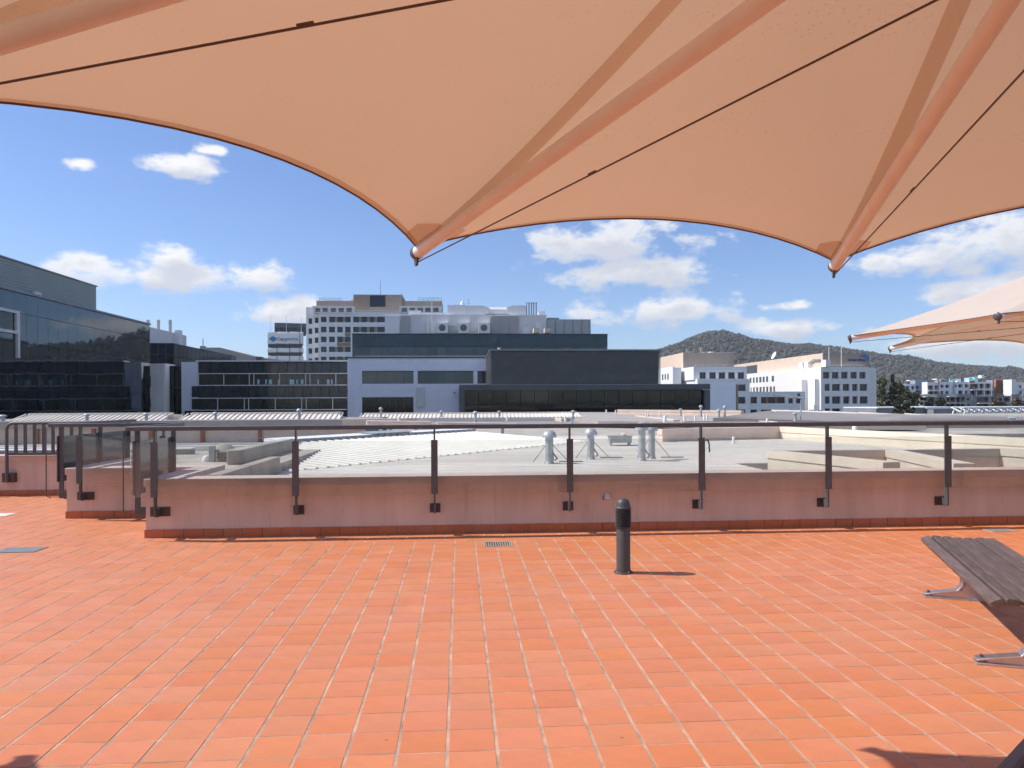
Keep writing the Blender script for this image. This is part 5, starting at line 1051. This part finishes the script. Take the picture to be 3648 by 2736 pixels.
put('glass_panel', MB().box(ur + .02, vr - .030, .50, pu[0] - .012, vr - .020, 1.14), M_glass, b1, MT)
put('cable', MB().tube([UV(ur - .06, vr - .03, ZRAIL - .05), UV(ur - .06, vr - .03, .34), UV(ur - .0, vr - .03, .31)], .008, 6), M_dark, b1)
b2 = bal('glass balustrade with stepped corner on the short set back wall'); vr2 = VW2 - .15; ur2 = UW2 - .12; VFACE = VW2; UFACE = UW2
put('handrail', MB().box(ur2 - .03, vr2 - .035, ZRAIL - .05, ur - .04, vr2 + .035, ZRAIL).box(ur2 - .03, vr2 + .036, ZRAIL - .05, ur2 + .035, VW3 - .3, ZRAIL), M_dark, b2, MT, bevel=.004)
u_ = Fr(None, UV(0, vr2), TH).u(287, 1660); post(b2, u_, vr2, plate=(.23, .11)); post(b2, ur - .25, vr2)
put('glass_panel', MB().box(u_ + .012, vr2 - .030, .50, ur - .262, vr2 - .020, 1.14), M_glass, b2, MT)
for v in (vr2 + .25, vr2 + 1.4, vr2 + 2.4): post(b2, ur2, v, 'side')
put('glass_panel', MB().box(ur2 - .030, vr2 + .27, .50, ur2 - .020, vr2 + 1.38, 1.14), M_glass, b2, MT); put('glass_panel', MB().box(ur2 - .030, vr2 + 1.42, .50, ur2 - .020, vr2 + 2.38, 1.14), M_glass, b2, MT)
put('cable', MB().tube([UV(ur2 - .06, vr2 - .03, ZRAIL - .05), UV(ur2 - .06, vr2 - .03, .34), UV(ur2, vr2 - .03, .31)], .008, 6), M_dark, b2)
b3 = thing('barred_railing', 'dark barred railing with a rounded corner at the far left', 'railing', UV(-8, 13.5), TH); f3 = Fr(None, UV(0, VW3 - .12), TH)
ua, ub_ = f3.u(24, 1560), f3.u(245, 1560); vb = VW3 - .12; zt3 = f3.z(140, 1507); zb3 = f3.z(140, 1617)
def arc(u, v, z, r, a0, a1, n=6): return [UV(u + r * math.cos(a0 + (a1 - a0) * k / n), v, z + r * math.sin(a0 + (a1 - a0) * k / n)) for k in range(n + 1)]
put('frame', MB().tube([UV(ua, vb, .25)] + arc(ua + .12, vb, zt3 - .12, .12, math.pi, math.pi / 2) + [UV(ub_ + .6, vb, zt3)], .028, 10), M_dark, b3, smooth=True)
put('bottom_rail', MB().box(ua, vb - .02, zb3 - .02, ub_ + .6, vb + .02, zb3 + .02), M_dark, b3, MT)
for k in range(1, 9): u_ = ua + (ub_ - ua) * k / 6.7; put('bar', MB().box(u_ - .025, vb - .012, zb3 + .021, u_ + .025, vb + .012, zt3 - .02), M_dark, b3, MT)
put('base_plate', MB().box(ua - .1, vb + .03, .24, ua + .1, VW3 - .001, .40), M_darkrust, b3, MT)
put('frame', MB().tube([UV(ua - 3, vb, .25)] + [UV(ua - 3, vb, zb3 + .05), UV(ua - .6, vb, zb3 + .05)], .028, 8), M_dark, b3, smooth=True)

# wall lamp, strap, drains
p = G(2161, 1777, 0); fw = Fr(None, UV(0, VW1), TH); u_, z_ = fw.u(2161, 1765), fw.z(2161, 1777)
t = thing('wall_light', 'small white wedge shaped light on the parapet wall', 'light', UV(u_, VW1, z_), TH)
put('housing', MB().add([(u_ - .04, VW1 - .001, z_), (u_ + .04, VW1 - .001, z_), (u_ + .026, VW1 - .001, z_ + .085), (u_ - .026, VW1 - .001, z_ + .085), (u_ - .04, VW1 - .06, z_), (u_ + .04, VW1 - .06, z_), (u_ + .022, VW1 - .022, z_ + .08), (u_ - .022, VW1 - .022, z_ + .08)], [(4, 5, 6, 7), (0, 4, 7, 3), (5, 1, 2, 6), (7, 6, 2, 3), (0, 1, 5, 4)]), M_pvc, t, MT, bevel=.008)
put('backplate', MB().box(u_ - .046, VW1 - .006, z_ - .01, u_ + .03, VW1 - .0005, z_ + .03), M_dark, t, MT)
sx = [(2515, 1568), (2520, 1566), (2524, 1573), (2527, 1585), (2526, 1596), (2529, 1606), (2525, 1611)]
t = put('strap', MB().tube([P(x, y, 9.05) for x, y in sx], .009, 6), M_blk); tag(t, 'short black strap hanging on the glass beside a post', 'strap')
def grate(label, x0, y0, x1, y1, n, barm, framem, pit=True):
    a, b_ = G(x0, y1, 0), G(x1, y0, 0); u0, v0 = uv_of(G((x0 + x1) / 2 - (x1 - x0) / 2, (y0 + y1) / 2, 0)); u1 = uv_of(G(x1, (y0 + y1) / 2, 0))[0]; va, vb_ = uv_of(a)[1], uv_of(b_)[1]
    t = thing('floor_drain', label, 'drain', UV((u0 + u1) / 2, (va + vb_) / 2), TH); z = .003
    put('pit', MB().box(u0, va, -.01, u1, vb_, z), M_blk, t, MT)
    m = MB().box(u0 - .012, va - .012, -.01, u1 + .012, va, z + .004).box(u0 - .012, vb_, -.01, u1 + .012, vb_ + .012, z + .004).box(u0 - .012, va, -.01, u0, vb_, z + .004).box(u1, va, -.01, u1 + .012, vb_, z + .004)
    put('frame', m, framem, t, MT)
    for k in range(n): u_ = u0 + (u1 - u0) * (k + .5) / n; put('bar', MB().box(u_ - .0055, va, z, u_ + .0055, vb_, z + .004), barm, t, MT)
grate('dark slotted floor drain near the middle of the wall', 1728, 1931, 1820, 1947, 11, M_conc, M_conc)
grate('dark mesh drain cover at the left picture edge', 8, 1951, 140, 1969, 30, M_mgrey, M_mgrey)
grate('pale grey drain tray behind the slatted bench', 3520, 1886, 3608, 1896, 8, M_galv, M_galv)
t = put('floor_hatch', MB().box(*uv_of(G(-60, 1841, 0)), .001, *uv_of(G(60, 1829, 0)), .006), M_pvc, None, MT); tag(t, 'white hatch plate on the floor by the far left railing', 'hatch')

# bollard light
pb_ = G(2221, 2040, 0); t = thing('bollard_light', 'charcoal bollard light with ribbed head and dome cap', 'bollard', pb_)
put('flange', MB().lathe([(.088, 0), (.088, .010), (.084, .014), (.070, .015)], pb_, 40), M_bollard, t, smooth=True)
for k in range(4): a = k * math.pi / 2 + .5; put('bolt', MB().cyl(pb_ + Vector((.078 * math.cos(a), .078 * math.sin(a), .012)), pb_ + Vector((.078 * math.cos(a), .078 * math.sin(a), .024)), .006, n=6), M_galv, t)
put('shaft', MB().lathe([(.0655, .008), (.0645, .012), (.064, .42), (.060, .43)], pb_, 40), M_bollard, t, smooth=True)
put('core', MB().lathe([(.050, .425), (.050, .60)], pb_, 32), M_bollard, t, smooth=True)
for k in range(11): z0_ = .428 + k * .0156; put('louvre_ring', MB().lathe([(.054, z0_ + .004), (.074, z0_), (.0775, z0_ + .0015), (.0775, z0_ + .0040), (.054, z0_ + .010)], pb_, 40), M_bollard, t, smooth=True)
put('dome', MB().lathe([(.074, .600), (.0755, .604), (.073, .611), (.068, .618), (.066, .628), (.062, .650), (.052, .672), (.037, .687), (.018, .695), (.001, .697)], pb_, 40), M_bollard, t, smooth=True)

# benches
def bench(label, P0, dirv, length=2.15):
    dirv = Vector((dirv[0], dirv[1], 0)).normalized(); ang = math.atan2(dirv.y, dirv.x) - math.pi / 2
    M = Matrix.Translation((P0[0], P0[1], 0)) @ Matrix.Rotation(ang, 4, 'Z'); t = link('slatted_bench', None, None, M); tag(t, label, 'bench', 'slatted benches')
    zs_ = [.440, .452, .449, .445, .446, .452, .450]; xs_ = [.040, .112, .192, .272, .352, .432, .512]; rr = random.Random(int(P0[0] * 100)); me = {}
    for k, (x, z) in enumerate(zip(xs_, zs_)):
        w, th = .073, .036; pr = [(-w / 2, 0), (-w / 2, th * .72), (-w / 2 + .009, th), (w / 2 - .009, th), (w / 2, th * .72), (w / 2, 0)]
        tilt = rad(24) if k == 0 else rad((0, -3, -1.5, 0, 2, 3, 6)[k])
        sc = MB().prism([(a * math.cos(tilt) + b * math.sin(tilt) + x, 0, -a * math.sin(tilt) * -1 * -1 + b * math.cos(tilt) + z - th) if False else (x + a * math.cos(tilt) - b * math.sin(tilt), 0, z - th + a * math.sin(tilt) * -1 * (-1) + b * math.cos(tilt)) for a, b in pr], (0, length + rr.uniform(-.006, .006), 0))
        put('slat', sc, M_wood, t, M @ Matrix.Translation((0, rr.uniform(-.004, .004), 0)), bevel=.004)
    for yy in (.22, length - .30):
        lg = MB(); prof = [(-.02, .0), (.52, .0), (.58, .004), (.60, .03), (.585, .045), (.42, .058), (.35, .075), (.325, .115), (.318, .30), (.345, .36), (.46, .385), (.53, .40), (.53, .412), (.03, .412), (.03, .40), (.10, .385), (.215, .36), (.242, .30), (.235, .115), (.21, .075), (.14, .058), (-.005, .045), (-.035, .03)]
        prof = [(.28 + (a - .28) * .88 + .015, b) for a, b in prof]; lg.prism([(a, yy - .022, b) for a, b in prof], (0, .044, 0)); o = put('leg', lg, M_alu, t, M, bevel=.006)
        wb = MB(); 
        put('flange', MB().prism([(-.035, yy - .045, .0), (.60, yy - .045, .0), (.60, yy - .045, .012), (-.035, yy - .045, .012)], (0, .09, 0)), M_alu, o, M, bevel=.003)
        put('flange', MB().prism([(-.03, yy - .04, .032), (.10, yy - .04, .056), (.20, yy - .04, .074), (.232, yy - .04, .12), (.238, yy - .04, .30), (.25, yy - .04, .30), (.25, yy - .04, .11), (.21, yy - .04, .062), (.10, yy - .04, .044), (-.03, yy - .04, .020)][::-1], (0, .08, 0)), M_alu, o, M, bevel=.003)
        put('flange', MB().prism([(.59, yy - .04, .032), (.46, yy - .04, .056), (.36, yy - .04, .074), (.328, yy - .04, .12), (.322, yy - .04, .30), (.31, yy - .04, .30), (.31, yy - .04, .11), (.35, yy - .04, .062), (.46, yy - .04, .044), (.59, yy - .04, .020)], (0, .08, 0)), M_alu, o, M, bevel=.003)
        for x_ in (.0, .565): put('bolt', MB().cyl((x_, yy, .04), (x_, yy, .052), .011, n=8), M_dark, o, M)
    return t
bench('brown slatted timber bench on cast metal feet, right', (2.77, 4.36), (.70, 2.03))
bench('dark slatted bench showing only its edge in the bottom right corner', (1.425, 2.295), (.165, .15), 1.95)

# ================================================================== UMBRELLAS
def umbrella(label, cx, cy, phase, R=2.917, H=2.346, sag=.46, dz=.057, hub=2.75, apex=3.25, ex=1.36, chub=2.46):
    root = thing('parasol', label, 'parasol', (cx, cy, 0), 0, 'large octagonal parasols on the terrace'); Mx = Matrix.Translation((cx, cy, 0))
    tips = [Vector((R * math.cos(phase + k * math.pi / 4), R * math.sin(phase + k * math.pi / 4), H)) for k in range(8)]
    NS, NRD = 20, 18
    def edge(k, s):
        a, b = tips[k], tips[(k + 1) % 8]; m_ = (a + b) / 2; n = Vector((-m_.x, -m_.y, 0)).normalized(); w = 4 * s * (1 - s); p = a.lerp(b, s) + n * sag * w; p.z += dz * w; return p
    def zrev(rho): return H + (apex - H) * max(0.0, 1 - rho / R) ** ex
    def surf(k, s, r, dzo=0):                         # a flared cone, cut to the scalloped edge and pulled down to it
        e = edge(k, s); f = 1 - r; re_ = math.hypot(e.x, e.y); dl = zrev(re_) - e.z
        return Vector((e.x * f, e.y * f, zrev(re_ * f) - dl * max(0.0, 1 - max(r, 0)) ** 3 + dzo))
    vv = []; ff = []; nring = 8 * NS
    for j in range(NRD):
        r = j / NRD * .985
        for k in range(8):
            for i in range(NS): vv.append(surf(k, i / NS, r))
    for j in range(NRD - 1):
        for i in range(nring): ff.append((j * nring + i, j * nring + (i + 1) % nring, (j + 1) * nring + (i + 1) % nring, (j + 1) * nring + i))
    put('canopy', MB().add(vv, ff), M_fab, root, Mx, smooth=True).data.polygons.foreach_set('use_smooth', [True] * len(ff))
    hem = MB()
    for k in range(8):
        put('hem', MB().tube([surf(k, i / 16, .001, -.003) for i in range(17)], .0038, 6), M_cable, root, Mx)
        put('hem_band', MB().add([surf(k, i / 16, r_, -.004) for r_ in (-.001, .016) for i in range(17)], [(i, i + 1, 18 + i, 17 + i) for i in range(16)]), M_fab2, root, Mx)
    for k in range(8):
        T = tips[k]; tang = Vector((-T.y, T.x, 0)).normalized(); wd = .055
        band = MB(); pts_ = [surf(k, 0, r, -.006) for r in lin(.02, .95, 16)]; vb_ = []
        for i, p in enumerate(pts_): w_ = wd * (1 - .25 * i / 16); vb_ += [p - tang * w_, p + tang * w_]
        # lay the band just under the two panels that meet at the ridge
        vb2 = []
        for i, p in enumerate(pts_):
            r = .02 + .93 * i / 16; w_ = wd * (1 - .25 * i / 16); e1 = surf(k, .10, r); e0 = surf((k - 1) % 8, .90, r); dR = (e1 - p); dL = (e0 - p); vb2 += [p + dL.normalized() * w_ - Vector((0, 0, .004)), p, p + dR.normalized() * w_ - Vector((0, 0, .004))]
        band.add(vb2, [(3 * i + c, 3 * i + c + 1, 3 * i + c + 4, 3 * i + c + 3) for i in range(16) for c in (0, 1)]); put('ridge_band', band, M_fab2, root, Mx)
        pt = MB(); q_ = [surf(k, s, r, -.009) for r, s in ((.002, .0), (.003, .07), (.05, .075), (.095, .03), (.10, .0))]; q2 = [surf((k - 1) % 8, 1 - s, r, -.009) for r, s in ((.10, .0), (.095, .03), (.05, .075), (.003, .07), (.002, .0))]
        pt.add(q_, [tuple(range(5))]); pt.add(q2, [tuple(range(5))]); put('corner_patch', pt, M_fab2, root, Mx)
        dirT = Vector((T.x, T.y, 0)).normalized(); h_ = Vector((0, 0, hub)) + dirT * .07; T0 = T + Vector((0, 0, -.028)); dS = (T0 - h_).normalized(); end = T0 - dS * .020
        sp_ = put('spar', MB().cyl(h_, end, .030, n=20), M_spar, root, Mx, smooth=True)
        put('sleeve', MB().cyl(end - dS * .052, end + dS * .004, .0312, n=20), M_ring, sp_, Mx, smooth=True)
        cap = MB().cyl(end + dS * .004, end + dS * .030, .034, .033, n=20).cyl(end + dS * .030, end + dS * .038, .033, .022, n=20); put('end_cap', cap, M_cap, sp_, Mx, smooth=True)
        eye = end + dS * .012 + Vector((0, 0, -.035)); lug = MB().prism([eye + dS * .016 + Vector((0, 0, .01)), eye - dS * .022 + Vector((0, 0, .012)), eye - dS * .006 + Vector((0, 0, -.03)), eye + dS * .008 + Vector((0, 0, -.03))], tang * .012); put('lug', lug, M_cap, sp_, Mx)
        put('clip', MB().cyl(T + Vector((0, 0, -.01)), end + dS * .01 + Vector((0, 0, .036)), .008, n=6), M_dark, sp_, Mx)
        put('stay_cable', MB().cyl(eye + Vector((0, 0, -.012)), Vector((0, 0, chub)) + dirT * .07, .0030, n=8), M_cable, root, Mx)
        mid = (eye + Vector((0, 0, chub))) * .5; put('turnbuckle', MB().cyl(mid.lerp(eye, .10), mid.lerp(eye, .075), .0040, n=8), M_cable, root, Mx)
    put('mast', MB().cyl((0, 0, .03), (0, 0, apex + .12), .062, n=24).cyl((0, 0, hub - .06), (0, 0, hub + .06), .10, n=24).cyl((0, 0, chub - .04), (0, 0, chub + .04), .085, n=24), M_spar, root, Mx, smooth=True)
    put('finial', MB().lathe([(.10, apex - .06), (.14, apex + .0), (.09, apex + .08), (.01, apex + .14)], (0, 0, 0), 20), M_cap, root, Mx, smooth=True)
    put('base_plate', MB().cyl((0, 0, .002), (0, 0, .035), .26, n=28), M_dark, root, Mx, smooth=True)
    return root
PH = 1.362
umbrella('huge peach octagonal parasol spread overhead', 1.137, 1.196, PH, R=2.927, H=2.350, sag=.235, dz=.127)
umbrella('smaller looking pale parasol beyond the bench at the right edge', 6.75, 8.0, rad(30), hub=2.72, apex=3.42, ex=1.15)
umbrella('peach parasol outside the left edge whose corner shadow falls on the tiles', -4.89, .76, PH, sag=.235, dz=.127)

# ================================================================== AIR
hz = bpy.data.materials.new('thin_haze'); hz.use_nodes = True; hn = hz.node_tree; hn.nodes.remove(hn.nodes['Principled BSDF'])
pv = hn.nodes.new('ShaderNodeVolumePrincipled'); pv.inputs['Color'].default_value = (0.88, 0.92, 1.0, 1); pv.inputs['Density'].default_value = 9.5e-5; pv.inputs['Anisotropy'].default_value = 0.2
hn.links.new(pv.outputs[0], hn.nodes['Material Output'].inputs['Volume'])
hzo = put('haze', MB().box(-3500, -200, GZ - 1.5, 5500, 3600, 260), hz); tag(hzo, 'thin pale haze in the air over the city and hill', 'haze', kind='stuff')
